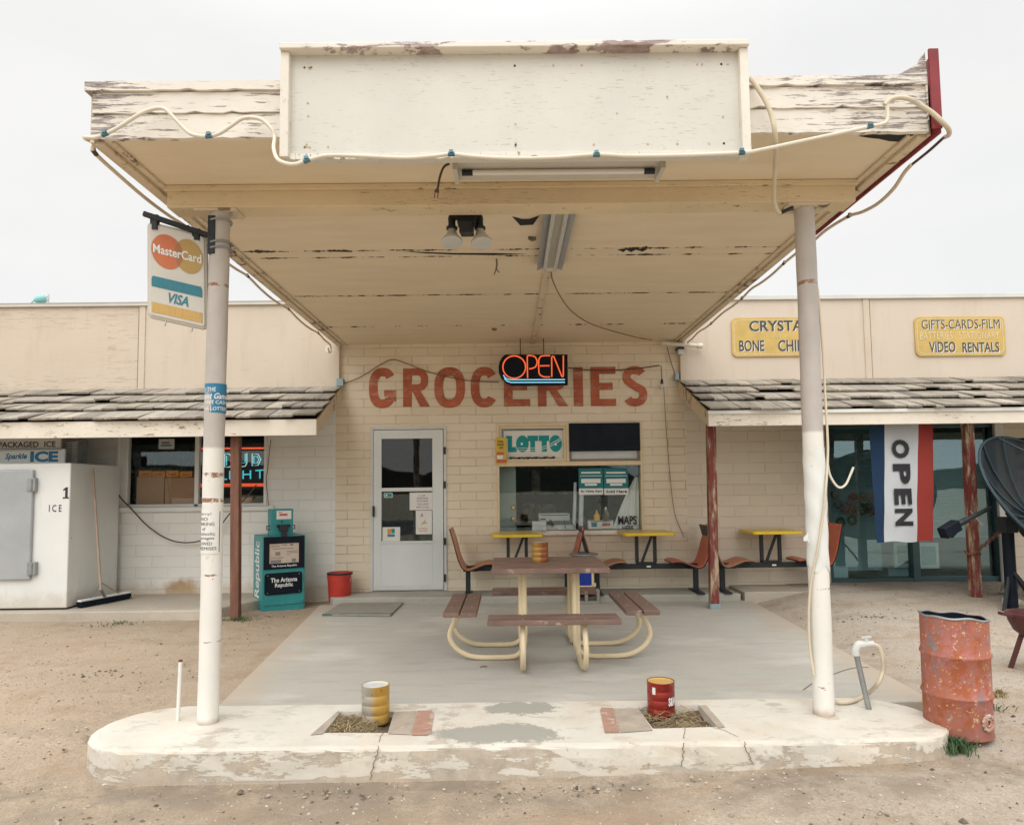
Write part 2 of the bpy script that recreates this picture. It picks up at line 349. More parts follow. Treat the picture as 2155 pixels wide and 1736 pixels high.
M['goods'] = paint('goods', (.22, .18, .15), .7, .9, 9, .05)
M['blind'] = paint('blind', (.62, .76, .76), .6, .06, 3, .02)
M['room_teal'] = paint('room_teal', (.25, .36, .36), .8, .1, 3, .02)
M['flag_blue'] = paint('flag_blue', (.010, .035, .085), .8, .08, 4, .1)
M['flag_white'] = paint('flag_white', (.55, .58, .60), .8, .04, 4, .1)
M['flag_red'] = paint('flag_red', (.30, .04, .03), .8, .06, 4, .1)
M['concrete_block'] = paint('concrete_block', (.30, .28, .24), .9, .2, 20, .5, 60)
M['rock'] = paint('rock', (.62, .56, .45), .9, .2, 9, .6, 30)
M['cooler_blue'] = paint('cooler_blue', (.01, .035, .30), .35, .1, 5, 0)
M['soil'] = paint('soil', (.17, .125, .085), .95, .4, 25, .8, 60)
M['straw'] = paint('straw', (.42, .33, .19), .8, .35, 9, 0)
M['weed'] = paint('weed', (.07, .125, .05), .7, .35, 9, 0)
M['mat_grey'] = paint('mat_grey', (.30, .29, .24), .9, .12, 8, .4, 90)
M['mat_edge'] = paint('mat_edge', (.10, .15, .14), .7, .15, 8, .2)
M['reflection_hills'] = paint('reflection_hills', (.05, .055, .04), .9, .5, .05, 0)
M['roofing'] = paint('roofing', (.35, .33, .30), .9, .1, 3, .2)
M['blue_grey'] = paint('blue_grey', (.28, .37, .40), .5, .1, 4, .05)
M['turquoise'] = paint('turquoise', (.25, .55, .53), .4, .1, 6, .03)
M['grill_red'] = paint('grill_red', (.10, .032, .03), .55, .3, 9, .2)
M['rust_chain'] = paint('rust_chain', (.19, .09, .055), .8, .4, 30, .3)
def m_mesh():
    g = G('dish_mesh'); m0 = g.done((.012, .018, .023), .6, 0, .2); t = g.n.new('ShaderNodeBsdfTransparent'); mx_ = g.n.new('ShaderNodeMixShader'); mx_.inputs[0].default_value = .93
    g.l.new(t.outputs[0], mx_.inputs[1]); g.l.new(g.b.outputs[0], mx_.inputs[2]); g.l.new(mx_.outputs[0], g.n['Material Output'].inputs[0]); return m0
M['dish'] = m_mesh()
M['dish_rim'] = paint('dish_rim', (.03, .055, .068), .4, .2, 8, .05, metal=.3)
M['bulb_glass'] = paint('bulb_glass', (.52, .53, .5), .2, .05, 4, 0)
M['mc_red'] = paint('mc_red', (.56, .17, .07), .5, .08, 5, 0)
M['mc_gold'] = paint('mc_gold', (.45, .30, .10), .5, .08, 5, 0)
M['mc_mid'] = paint('mc_mid', (.38, .17, .07), .5, .08, 5, 0)
M['visa_teal'] = paint('visa_teal', (.035, .20, .26), .5, .16, 14, 0, sc=(8, 8, 1))
M['visa_gold'] = paint('visa_gold', (.57, .37, .12), .5, .1, 14, 0, sc=(8, 8, 1))
M['sign_panel_white'] = paint('sign_panel_white', (.62, .60, .54), .45, .07, 4, .02, spots=(.50, .46, .38), spotamt=.64, spotscale=3)
M['lottery_blue'] = paint('lottery_blue', (.03, .19, .33), .5, .1, 6, 0)
M['mop_wood'] = paint('mop_wood', (.36, .27, .2), .6, .2, 9, .05)
M['yellow_strip'] = paint('yellow_strip', (.62, .42, .05), .5, .1, 8, 0)

def glass(name, tint, k=1.0, coat=(1, 1, 1)):
    g = G(name); g.n.remove(g.b); t = g.n.new('ShaderNodeBsdfTransparent'); t.inputs[0].default_value = (*tint, 1)
    s_ = g.n.new('ShaderNodeBsdfGlossy'); s_.inputs['Roughness'].default_value = .015; s_.inputs[0].default_value = (*coat, 1)
    fr = g.n.new('ShaderNodeFresnel'); fr.inputs[0].default_value = 1.52
    bp = g.n.new('ShaderNodeBump'); bp.inputs['Strength'].default_value = .06; bp.inputs['Distance'].default_value = .02; g.l.new(g.noise(1.4, 2, .5), bp.inputs['Height']); g.l.new(bp.outputs[0], s_.inputs['Normal'])
    mxn = g.n.new('ShaderNodeMixShader'); g.l.new(g.math('MULTIPLY', fr.outputs[0], k), mxn.inputs[0]); g.l.new(t.outputs[0], mxn.inputs[1]); g.l.new(s_.outputs[0], mxn.inputs[2])
    ge = g.n.new('ShaderNodeNewGeometry'); g.l.new(g.math('MULTIPLY', g.math('MULTIPLY', fr.outputs[0], k), g.math('SUBTRACT', 1., ge.outputs['Backfacing'])), mxn.inputs[0]); g.l.new(mxn.outputs[0], g.n['Material Output'].inputs[0]); return g.m
M['glass'] = glass('window_glass', (.955, .98, .98), 1.9, (.78, .93, .97))
M['glass_teal'] = glass('storefront_glass', (.85, .95, .96), 4.5, (.62, .86, .93))
M['screen_glass'] = glass('screen_glass', (.55, .62, .62), 1.1)
def glow(name, col, st):
    g = G(name); g.put(g.b.inputs['Emission Color'], col); g.b.inputs['Emission Strength'].default_value = st; return g.done(mul(col, .5), .3)
M['neon_orange'] = glow('neon_orange', (.95, .15, .05), .62)
M['neon_red'] = glow('neon_red', (1, .12, .04), .6)
M['neon_blue'] = glow('neon_blue', (.30, .72, .95), .6)
M['neon_cyan'] = glow('neon_cyan', (.10, .62, .72), .55)
M['neon_white'] = glow('neon_white', (.5, .8, .75), .45)

def m_wood_post():
    g = G('post_paint'); v = g.vec((1, 1, .16)); a = g.noise(16, 9, .7, v)
    c = g.mix(g.ramp(a, .49, .515), (.19, .04, .033), (.24, .135, .09)); c = g.mix(g.ramp(a, .555, .575), c, (.46, .35, .235)); c = g.mix(g.ramp(g.noise(30, 6, .7, v), .62, .65), c, (.07, .05, .045))
    g.bump(a, .5, .005); return g.done(c, .7)
M['post'] = m_wood_post()
def m_post_bare():
    g = G('post_bare'); v = g.vec((1, 1, .12)); a = g.noise(18, 9, .7, v)
    c = g.mix(g.ramp(a, .35, .65), (.13, .055, .04), (.24, .12, .075)); c = g.mix(g.ramp(a, .66, .68), c, (.42, .3, .2)); g.bump(a, .6, .005); return g.done(c, .75)
M['post_bare'] = m_post_bare()
def m_column(zb, bands=()):
    g = G('column_paint'); X = g.xyz(); v = g.vec((1, 1, .5))
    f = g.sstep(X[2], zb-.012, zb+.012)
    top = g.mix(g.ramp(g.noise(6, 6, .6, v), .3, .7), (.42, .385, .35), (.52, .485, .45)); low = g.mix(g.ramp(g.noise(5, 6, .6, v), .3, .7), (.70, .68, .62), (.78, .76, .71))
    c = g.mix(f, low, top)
    rings = g.math('MULTIPLY', g.ramp(g.noise(11, 7, .7, g.vec((1.2, 1.2, 4))), .655, .675), g.ramp(g.noise(2.2, 3, .5, g.vec((.1, .1, 1))), .47, .56))
    c = g.mix(rings, c, (.34, .19, .11))
    for bz, bw in bands:
        dd = g.math('ABSOLUTE', g.math('SUBTRACT', g.math('ADD', X[2], g.math('MULTIPLY', g.math('SUBTRACT', g.noise(18, 6, .7), .5), .025)), bz))
        c = g.mix(g.math('MULTIPLY', g.math('LESS_THAN', dd, bw), g.ramp(g.noise(15, 7, .75), .47, .53)), c, g.mix(g.noise(60, 3), (.12, .06, .035), (.42, .22, .12)))
    c = g.mix(g.math('MULTIPLY', g.sstep(g.math('ADD', X[2], g.math('MULTIPLY', g.noise(9, 6, .7), .08)), .10, .03), .75), c, (.34, .2, .12))
    g.bump(g.noise(50, 4), .1, .003); return g.done(c, .5)
cz_ = lambda py, px=440: A(px, py, -4.74).z
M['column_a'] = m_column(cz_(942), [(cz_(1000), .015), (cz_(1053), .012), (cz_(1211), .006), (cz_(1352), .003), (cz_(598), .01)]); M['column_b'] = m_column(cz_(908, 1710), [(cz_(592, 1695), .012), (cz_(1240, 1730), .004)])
def m_soffit():
    g = G('soffit_paint'); X = g.xyz(); v = g.vec((1, 5, 1))
    c = g.mix(g.ramp(g.noise(1.6, 6, .6, v), .3, .7), (.715, .605, .44), (.78, .675, .51))
    c = g.mix(g.math('MULTIPLY', g.ramp(g.noise(9, 7, .65, g.vec((.6, 7, 1))), .66, .7), .5), c, (.40, .28, .16))
    wob = g.math('MULTIPLY', g.math('SUBTRACT', g.noise(6, 6, .7), .5), .05); yy = g.math('ADD', X[1], wob)
    for y0, wd, th in SEAMS:
        dd = g.math('ABSOLUTE', g.math('SUBTRACT', yy, y0)); msk = g.math('LESS_THAN', dd, g.math('MULTIPLY', g.sstep(g.noise(7, 5, .7, g.vec((1, .2, 1))), th, .8), wd))
        c = g.mix(msk, c, (.06, .038, .022))
    g.bump(g.noise(22, 6, .6, v), .15, .004); return g.done(c, .7, 0, .2)
SEAMS = [(Z(900, 527, 3.22).y, .055, .43), (Z(900, 541, 3.22).y, .035, .43), (Z(900, 621, 3.22).y, .012, .36), (Z(900, 686, 3.22).y, .03, .5), (Z(1800, 285, 3.22).y+.06, .05, .62)]
M['soffit'] = m_soffit()
def m_ply(name, c1, c2, rough_amt, gsc=(1, 1, 9), ghost=False):
    g = G(name); v = g.vec(gsc); a = g.noise(5, 8, .7, v)
    c = g.mix(g.ramp(g.noise(1.5, 6, .6), .3, .7), c1, c2); rf = g.math('MULTIPLY', g.ramp(a, rough_amt, rough_amt+.05), .65)
    if ghost:                                   # outline left by an old board that once hung here
        X = g.xyz(); q = A(228, 692, -.06); q2 = A(100, 790, -.06); w_ = g.math('MULTIPLY', g.math('SUBTRACT', g.noise(8, 5, .6), .5), .06)
        xi = g.math('LESS_THAN', g.math('ADD', X[0], w_), q.x); zi = g.math('MULTIPLY', g.math('LESS_THAN', g.math('ADD', X[2], w_), q.z), g.math('GREATER_THAN', g.math('ADD', X[2], w_), q2.z)); ins_ = g.math('MULTIPLY', xi, zi)
        rf = g.math('MULTIPLY', rf, g.math('SUBTRACT', 1., g.math('MULTIPLY', ins_, .85)))
    c = g.mix(rf, c, mul(c1, .62))
    c = g.mix(g.math('MULTIPLY', g.ramp(g.noise(3.5, 7, .7, g.vec((1.6, 1, .22))), .53, .68), .35), c, mul((c1[0], c1[1]*.94, c1[2]*.85), .74))
    kn = g.voro(1.15); c = g.mix(g.math('MULTIPLY', g.ramp(kn, .06, .035), .45), c, (.45, .28, .15))
    g.bump(a, .25, .004); return g.done(c, .7, 0, .25)
M['ply_plain'] = m_ply('parapet_paint', (.67, .655, .585), (.735, .72, .655), .62)
M['ply_rough'] = m_ply('parapet_worn', (.66, .64, .565), (.73, .71, .635), .54, ghost=True)
M['ply_right'] = m_ply('parapet_right', (.69, .685, .625), (.75, .745, .69), .66)
def m_shake():
    g = G('shake_wood'); v = g.vec((14, .8, .8)); a = g.noise(3, 7, .7, v)
    c = g.mix(1, g.mix(g.ramp(a, .3, .7), (.195, .175, .148), (.45, .41, .352)), g.attr(), 'MULTIPLY'); g.bump(a, .6, .006); return g.done(c, .85, 0, .15)
M['shake'] = m_shake()
M['underlay'] = paint('underlay', (.025, .025, .025), .9)
def m_concrete(name, c1, c2, stain, dust=False):
    g = G(name); a = g.noise(.9, 7, .62); b = g.noise(120, 3, .6)
    c = g.mix(g.ramp(a, .3, .7), c1, c2); c = g.mix(g.math('MULTIPLY', g.ramp(g.noise(2.6, 8, .66), .56, .70), .5), c, stain)
    c = g.mix(g.math('MULTIPLY', g.ramp(b, .40, .62), .4), c, mul(c1, .62)); c = g.mix(g.math('MULTIPLY', g.ramp(g.noise(5, 8, .7, g.vec((.35, 1.6, 1))), .50, .66), .4), c, mul(c1, .72)); c = g.mix(g.math('MULTIPLY', g.ramp(g.noise(1.4, 6, .6, g.vec((.6, 1, 1))), .35, .46, (1, 1, 1), (0, 0, 0)), .5), c, mul(c2, 1.16)); c = g.mix(g.ramp(g.noise(13, 7, .7), .69, .71), c, mul(c1, .55))
    if dust:                                    # yard dust blown over the slab's edges
        X = g.xyz(); dl = g.math('SUBTRACT', X[0], g.math('ADD', -2.255, g.math('MULTIPLY', g.math('SUBTRACT', -.5, X[1]), .1))); dr = g.math('SUBTRACT', g.math('ADD', 2.84, g.math('MULTIPLY', g.math('ADD', X[1], .75), .0486)), X[0])
        dd = g.math('ADD', g.math('MINIMUM', dl, dr), g.math('MULTIPLY', g.math('SUBTRACT', g.noise(2.5, 8, .68), .5), 1.1))
        c = g.mix(g.math('MULTIPLY', g.sstep(dd, .38, -.05), .8), c, (.47, .385, .295))
    g.bump(g.math('ADD', g.math('MULTIPLY', a, .5), g.math('MULTIPLY', b, .12)), .35, .01); return g.done(c, .8, 0, .25)
M['concrete'] = m_concrete('slab_concrete', (.45, .435, .385), (.535, .515, .46), (.53, .44, .34), True)
M['sidewalk'] = m_concrete('walk_concrete', (.42, .365, .29), (.52, .465, .385), (.46, .34, .24))
M['step'] = m_concrete('step_concrete', (.38, .365, .315), (.46, .44, .38), (.52, .50, .45))
def m_island():
    g = G('island_paint'); X = g.xyz(); geo = g.n.new('ShaderNodeNewGeometry'); sn = g.n.new('ShaderNodeSeparateXYZ'); g.l.new(geo.outputs['True Normal'], sn.inputs[0])
    a = g.noise(4.2, 9, .66, g.vec((.8, 1, 1.5)), .2); b = g.noise(1.3, 4, .5)
    paintc = g.mix(g.ramp(g.noise(3, 6, .6), .3, .7), (.60, .565, .485), (.70, .67, .595)); conc = g.mix(g.ramp(g.noise(14, 6, .65), .35, .65), (.40, .34, .27), (.52, .455, .37))
    topm = g.ramp(g.math('ADD', g.math('MULTIPLY', a, .6), g.math('MULTIPLY', b, .4)), .565, .60)
    hgt = g.math('MULTIPLY', X[2], -.85); fl_ = g.noise(13, 9, .72); side = g.ramp(g.math('ADD', g.math('ADD', g.math('ADD', g.math('MULTIPLY', a, .55), g.math('MULTIPLY', fl_, .45)), g.math('MULTIPLY', g.math('SUBTRACT', b, .5), .75)), g.math('SUBTRACT', hgt, g.math('MULTIPLY', X[0], .016))), .565, .585)
    low = g.sstep(g.math('ADD', X[2], g.math('MULTIPLY', g.math('SUBTRACT', g.noise(3, 8, .7), .5), .12)), -.098, -.112)
    side = g.math('MAXIMUM', g.math('MAXIMUM', side, g.ramp(g.math('ADD', g.noise(21, 10, .78), g.math('MULTIPLY', hgt, .5)), .62, .64)), low); side = g.math('MULTIPLY', side, g.math('SUBTRACT', 1., g.math('MULTIPLY', g.math('MULTIPLY', g.ramp(g.noise(5, 9, .72, g.vec((.6, 1, 2.2))), .52, .535), g.sstep(X[2], -.165, -.15)), .9)))
    istop = g.sstep(sn.outputs[2], .25, .45); mm = g.mix(istop, side, g.math('MULTIPLY', topm, .7))
    c = g.mix(mm, paintc, conc); c = g.mix(g.math('MULTIPLY', g.ramp(g.noise(26, 8, .7), .66, .69), .8), c, (.22, .16, .11))
    c = g.mix(g.math('MULTIPLY', g.ramp(g.noise(1.7, 6, .6), .5, .7), .35), c, (.62, .49, .35))
    c = g.mix(g.math('MULTIPLY', g.ramp(g.noise(5.5, 9, .74, g.vec((.7, 1.3, 1))), .545, .60), .5), c, (.44, .41, .36)); c = g.mix(g.math('MULTIPLY', g.ramp(g.noise(2.4, 7, .68), .55, .70), .4), c, (.54, .40, .26))
    pm = None                                    # two bare cement patches in the middle of the top
    for (cx, cy, rx, ry) in PATCH:
        dx = g.math('DIVIDE', g.math('SUBTRACT', X[0], cx), rx); dy = g.math('DIVIDE', g.math('SUBTRACT', X[1], cy), ry)
        q = g.math('ADD', g.math('ADD', g.math('MULTIPLY', dx, dx), g.math('MULTIPLY', dy, dy)), g.math('MULTIPLY', g.math('SUBTRACT', g.noise(6, 9, .75), .5), 4.2))
        q = g.sstep(g.math('ADD', q, g.math('MULTIPLY', g.math('SUBTRACT', g.noise(31, 6, .8), .5), 1.4)), 1.1, .75); pm = q if pm is None else g.math('MAXIMUM', pm, q)
    c = g.mix(g.math('MULTIPLY', pm, istop), c, (.37, .36, .315))
    g.bump(g.math('SUBTRACT', g.math('MULTIPLY', g.noise(30, 6, .65), .5), mm), .5, .006); return g.done(c, .75, 0, .25)
p1 = Z(1100, 1492, 0); p2 = Z(1052, 1545, 0)
PATCH = [(p1.x, p1.y+.02, .24, .13), (p2.x, p2.y, .36, .16)]
M['island'] = m_island()
M['crack'] = paint('crack', (.21, .165, .12), .9, .3, 20, 0)
M['pink_paint'] = paint('pink_paint', (.42, .25, .19), .8, .2, 9, .3, spots=(.5, .42, .34), spotamt=.55)
M['bare_cement'] = paint('bare_cement', (.42, .36, .29), .85, .2, 9, .4, spots=(.52, .40, .3), spotamt=.6)
def m_ground():
    g = G('dirt'); a = g.noise(.35, 7, .6); b = g.noise(3.2, 8, .68); c_ = g.noise(55, 5, .7); e = g.noise(190, 3, .6); X = g.xyz()
    warm = g.mix(g.ramp(a, .3, .7), (.41, .325, .235), (.50, .40, .30)); grey = g.mix(g.ramp(a, .3, .7), (.44, .38, .31), (.535, .475, .395))
    c = g.mix(g.sstep(g.math('ADD', X[0], g.math('MULTIPLY', g.math('SUBTRACT', b, .5), 3)), -1.5, 3.5), warm, grey)
    c = g.mix(g.math('MULTIPLY', g.ramp(b, .52, .66), .6), c, (.355, .25, .16)); c = g.mix(g.math('MULTIPLY', g.ramp(b, .30, .42, (1, 1, 1), (0, 0, 0)), .45), c, (.60, .53, .44))
    c = g.mix(g.ramp(c_, .35, .65), c, mul((.40, .33, .255), .72)) if False else g.mix(g.math('MULTIPLY', g.ramp(c_, .47, .66), .5), c, (.24, .185, .13))
    c = g.mix(g.math('MULTIPLY', g.ramp(e, .46, .6), .42), c, (.22, .18, .14))
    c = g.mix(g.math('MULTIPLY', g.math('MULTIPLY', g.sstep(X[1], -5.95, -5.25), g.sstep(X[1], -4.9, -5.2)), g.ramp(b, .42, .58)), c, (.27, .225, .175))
    c = g.mix(g.math('MULTIPLY', g.ramp(g.noise(1.7, 6, .65, g.vec((.5, 1.4, 1))), .54, .66), .45), c, (.35, .245, .155))
    c = g.mix(g.math('MULTIPLY', g.ramp(g.noise(2.3, 8, .7, g.vec((.7, 1.2, 1))), .56, .60), .35), c, (.28, .22, .165))
    h = g.math('ADD', g.math('ADD', g.math('MULTIPLY', b, .6), g.math('MULTIPLY', c_, .22)), g.math('MULTIPLY', e, .08)); g.bump(h, .8, .03); return g.done(c, .95, 0, .1)
M['dirt'] = m_ground()
def m_drum():
    g = G('drum_rust'); v = g.vec((1, 1, .7)); X = g.xyz(); a = g.noise(5, 9, .68, v); b = g.noise(11, 9, .72)
    c = g.mix(g.ramp(a, .44, .52), (.36, .105, .045), (.43, .17, .15)); c = g.mix(g.ramp(b, .50, .53), c, (.40, .14, .085)); c = g.mix(g.ramp(g.noise(17, 9, .78, v), .53, .55), c, (.37, .15, .125)); c = g.mix(g.ramp(g.noise(9, 9, .78, v), .585, .60), c, (.24, .20, .20))
    c = g.mix(g.ramp(g.noise(38, 8, .75), .59, .61), c, (.62, .48, .30)); c = g.mix(g.ramp(g.noise(30, 9, .8, g.vec((1, 1, .5))), .61, .625), c, (.16, .12, .12)); c = g.mix(g.sstep(g.math('ADD', X[2], g.math('MULTIPLY', b, .2)), .22, .1), c, (.30, .12, .09))
    g.bump(b, .35, .005); return g.done(c, .65, .1, .3)
M['drum'] = m_drum()
def m_can(name, c1, c2, c3, axis=0):
    g = G(name); X = g.xyz(); f = g.sstep(g.math('ADD', X[axis], g.math('MULTIPLY', g.math('SUBTRACT', g.noise(18, 5, .6), .5), .05)), -.035, .03)
    c = g.mix(f, c1, c2); c = g.mix(g.ramp(g.noise(24, 7, .7), .60, .64), c, c3); return g.done(c, .35, .35, .5)
M['can_gold'] = m_can('can_gold', (.42, .39, .33), (.50, .30, .06), (.25, .13, .06))
M['can_red'] = m_can('can_red', (.30, .03, .02), (.24, .022, .018), (.30, .12, .05))
M['can_table'] = m_can('can_table', (.46, .26, .06), (.30, .10, .04), (.22, .11, .05))
def m_stone():
    g = G('gravel_stone'); return g.done(g.mix(1, g.mix(g.noise(60), (.9, .9, .9), (1.1, 1.1, 1.1)), g.attr(), 'MULTIPLY'), .9, 0, .2)
M['stone'] = m_stone()
#PART2
# ================================================================== ground, slab, island
def ss(t): t = max(0., min(1., t)); return t*t*(3-2*t)
def gz(x, y):
    z = -.012-(.138-(.003 if x < 0 else .026)*max(-2.5, min(2.6, x)))*ss((-3.7-y)/1.5)-.05*ss((-5.4-y)/4)
    if x > 2.86: z += (.125*ss((x-2.86)/.8))*ss((y+3.4)/2.6)
    if x > 2.3: z += .03*ss((x-2.3)/1.0)*ss((-3.7-y)/1.0)
    if x < -2.3 and y > -2.2: z -= .012*ss((y+2.2)/1.0)
    return z
def bumps(x, y): return .012*math.sin(x*2.3+1.7*math.sin(y*1.9))*math.sin(y*2.9+x*.7)+.006*math.sin(x*7.1+y*3.3)*math.sin(y*6.3-x*2.2)
g = MB()
xs = [-600, -150, -60, -30, -16, -10]+[-8+.16*i for i in range(101)]+[10, 16, 30, 60, 150, 600]
ys = [-600, -150, -60, -30, -18, -13, -10.5]+[-9+.14*i for i in range(66)]+[1, 3, 8, 30, 150, 600]
def gp(x, y):
    k = 1 if (-8.5 < x < 8.5 and -9.5 < y < .3) else 0
    near = (-2.6 < x < 2.95 and y > -5.3)
    return (x, y, gz(x, y)+(bumps(x, y)*k if not near else -.02))
g.add([gp(x, y) for y in ys for x in xs], [(j*len(xs)+i, j*len(xs)+i+1, (j+1)*len(xs)+i+1, (j+1)*len(xs)+i) for j in range(len(ys)-1) for i in range(len(xs)-1)])
struct('ground', g, M['dirt'], smooth=True)
hl = MB(); k = 96
hh = [(6+1.5*math.sin(i*.9)+1.5*math.sin(i*2.3+1)+1.5*rnd.random()) for i in range(k)]
hl.add([(170*math.cos(2*math.pi*i/k), -8+170*math.sin(2*math.pi*i/k), -2) for i in range(k)]+[(176*math.cos(2*math.pi*i/k), -8+176*math.sin(2*math.pi*i/k), hh[i]*(1 if math.sin(2*math.pi*i/k) < 0 else .25)) for i in range(k)], [(i, (i+1) % k, k+(i+1) % k, k+i) for i in range(k)])
struct('reflection_hills', hl, M['reflection_hills'])  # unseen ring, added and sized to give the window reflections dark contrast
m = MB(); m.box(-400, 400, -26, -15, -.5, -.195); struct('reflection_road', m, paint('reflection_asphalt', (.055, .055, .055), .9, .2, 3, .2))  # unseen strip behind the camera, added so the windows mirror darker ground

m = MB(); sl = [(-2.255, -.5), (2.80, -.5), (2.84, -.75), (2.66, -4.45), (-1.86, -4.45)]
m.prism([(x, y, 0) for x, y in sl], (0, 0, -.16)); slab = struct('concrete_slab', m, M['concrete'], .006)
m = MB()
c1 = cr([Z(px, py, 0) for px, py in ((1690, 1452), (1712, 1436), (1724, 1424), (1745, 1422), (1772, 1412), (1800, 1405), (1828, 1404))], 5)
m.ribbon([(p.x, p.y) for p in c1], .010, lambda x, y: (x, y, .0025)); part('crack', m, M['crack'], slab)
m = MB(); m.prism([(-2.16, -.40, .08), (-2.10, -.50, .08), (2.74, -.56, .08), (2.74, 0, .08), (-2.16, 0, .08)], (0, 0, -.16)); struct('porch_step', m, M['step'], .02)
m = MB(); m.box(2.765, 3.62, -.60, 0, -.05, .105); struct('side_step', m, M['sidewalk'], .012)
m = MB(); m.prism([(-9, -1.27, .08), (-3.26, -1.24, .08), (-2.92, -.52, .08), (-2.92, 0, .08), (-9, 0, .08)], (0, 0, -.2)); struct('sidewalk', m, M['sidewalk'], .012)

def rrect(x0, x1, y0, y1, r, k=10):
    o = []
    for cx, cy, a0 in ((x1-r, y1-r, 0), (x0+r, y1-r, 90), (x0+r, y0+r, 180), (x1-r, y0+r, 270)):
        o += [(cx+r*math.cos(math.radians(a0+90*i/k)), cy+r*math.sin(math.radians(a0+90*i/k))) for i in range(k+1)]
    return o
isl = thing('pump_island', 'long raised concrete pump island with peeling white paint under the two canopy columns', 'traffic island', (0, -4.74, -.2))
outl = rrect(-2.385, 2.48, -5.12, -4.345, .372, 12)
h1 = [Z(px, py, 0) for px, py in ((680, 1543), (816, 1543), (830, 1498), (716, 1498))]; h2 = [Z(px, py, 0) for px, py in ((1374, 1534), (1512, 1530), (1470, 1484), (1342, 1490))]
def densify(o, d=.09):
    r = []
    for i in range(len(o)):
        a, b = Vector(o[i]), Vector(o[(i+1) % len(o)]); kk = max(1, int((b-a).length/d))
        r += [tuple(a+(b-a)*t/kk) for t in range(kk)]
    return r
outl = densify(outl); top = []
for i, (x, y) in enumerate(outl): top.append(Vector((x+rnd.uniform(-.004, .004), y+rnd.uniform(-.005, .005), 0)))
def inset(p, d): q = Vector((p.x*(1-d/2.6), -4.74+(p.y+4.74)*(1-d/.4), p.z)); return q
m = MB(); rim = [inset(p, .03) for p in top]; hs = [[Vector((p.x, p.y, 0)) for p in h] for h in (h1, h2)]
tri = tessellate_polygon([[Vector((p.x, p.y, 0)) for p in rim]]+hs); allp = rim+hs[0]+hs[1]
m.add([(p.x, p.y, .004) for p in allp], [t if (Vector(allp[t[1]])-Vector(allp[t[0]])).cross(Vector(allp[t[2]])-Vector(allp[t[0]])).z > 0 else t[::-1] for t in tri])
N_ = len(top); lev = [(rim, .004, 0), (top, -.004, .5), (top, -.014, 1), (top, -.06, 1.2), (top, -.12, 1.1), (top, -.30, 1.3)]
vs = []
for (rg, z, o) in lev:
    for p in rg:
        out = Vector((p.x*.1 if abs(p.x) < 2.1 else p.x, (p.y+4.74)*(4 if abs(p.x) < 2.1 else 1.3), 0)).normalized()*.009*o*rnd.uniform(.6, 1.3)
        vs.append((p.x+out.x, p.y+out.y, z))
m.add(vs, [(a*N_+i, (a+1)*N_+i, (a+1)*N_+(i+1) % N_, a*N_+(i+1) % N_) for a in range(len(lev)-1) for i in range(N_)])
for h in hs:
    kk = len(h); m.add([(p.x, p.y, .004) for p in h]+[(p.x, p.y, -.1) for p in h], [(i, (i+1) % kk, kk+(i+1) % kk, kk+i) for i in range(kk)])
body = part('kerb_body', m, M['island'], isl)
for h in hs:
    mn = (min(p.x for p in h), max(p.x for p in h), min(p.y for p in h), max(p.y for p in h))
    m = MB(); m.grid(lambda u, v: (mn[0]-.0+(mn[1]-mn[0])*u, mn[2]+(mn[3]-mn[2])*v, -.045+.02*math.sin(u*9)*math.sin(v*7)+.008*rnd.random()), 20, 10); part('soil', m, M['soil'], isl)
def sheet(pts, z): return MB().poly([tuple(Vector((Z(px, py, z).x, Z(px, py, z).y, z))) for px, py in pts])
part('bare_collar', sheet([(653, 1546), (712, 1495), (716, 1498), (680, 1543)], .008), M['bare_cement'], isl)
part('bare_collar', sheet([(816, 1543), (864, 1545), (876, 1495), (830, 1497)], .008), M['bare_cement'], isl)
part('paint_patch', sheet([(866, 1546), (898, 1546), (907, 1541), (914, 1500), (908, 1494), (878, 1495)], .008), M['pink_paint'], isl)
part('bare_collar', sheet([(1306, 1541), (1374, 1536), (1343, 1490), (1292, 1490)], .008), M['bare_cement'], isl)
part('paint_patch', sheet([(1273, 1541), (1304, 1541), (1290, 1489), (1266, 1488), (1263, 1494)], .008), M['pink_paint'], isl)
part('bare_collar', sheet([(1512, 1531), (1526, 1529), (1486, 1483), (1471, 1484)], .008), M['bare_cement'], isl)
def crackline(top_px, side_px, w_=.0035):
    m = MB(); P_ = [Z(px, py, 0) for px, py in top_px]; P_ = cr(P_, 5)
    P_ = [Vector((p.x+rnd.uniform(-.006, .006), p.y, 0)) for p in P_]
    if len(P_) > 1: m.ribbon([(p.x, p.y) for p in P_], w_, lambda x, y: (x, y, .0065)); part('crack', m, M['crack'], isl); m = MB()
    q = cr([A(px, py, -5.138) for px, py in side_px], 6); q = [(p.x+rnd.uniform(-.006, .006), p.z) for p in q]
    m.ribbon(q, w_*1.3, lambda x, z: (x, -5.1385, z)); part('crack', m, M['crack'], isl)
crackline([(806, 1543), (800, 1552), (797, 1563)], [(797, 1568), (792, 1590), (785, 1612), (779, 1640)])
crackline([(1440, 1533), (1441, 1545), (1439, 1556)], [(1439, 1562), (1438, 1585), (1434, 1612)])
crackline([(1500, 1531), (1530, 1541), (1552, 1552)], [(1565, 1560), (1571, 1575), (1577, 1592), (1586, 1608)])

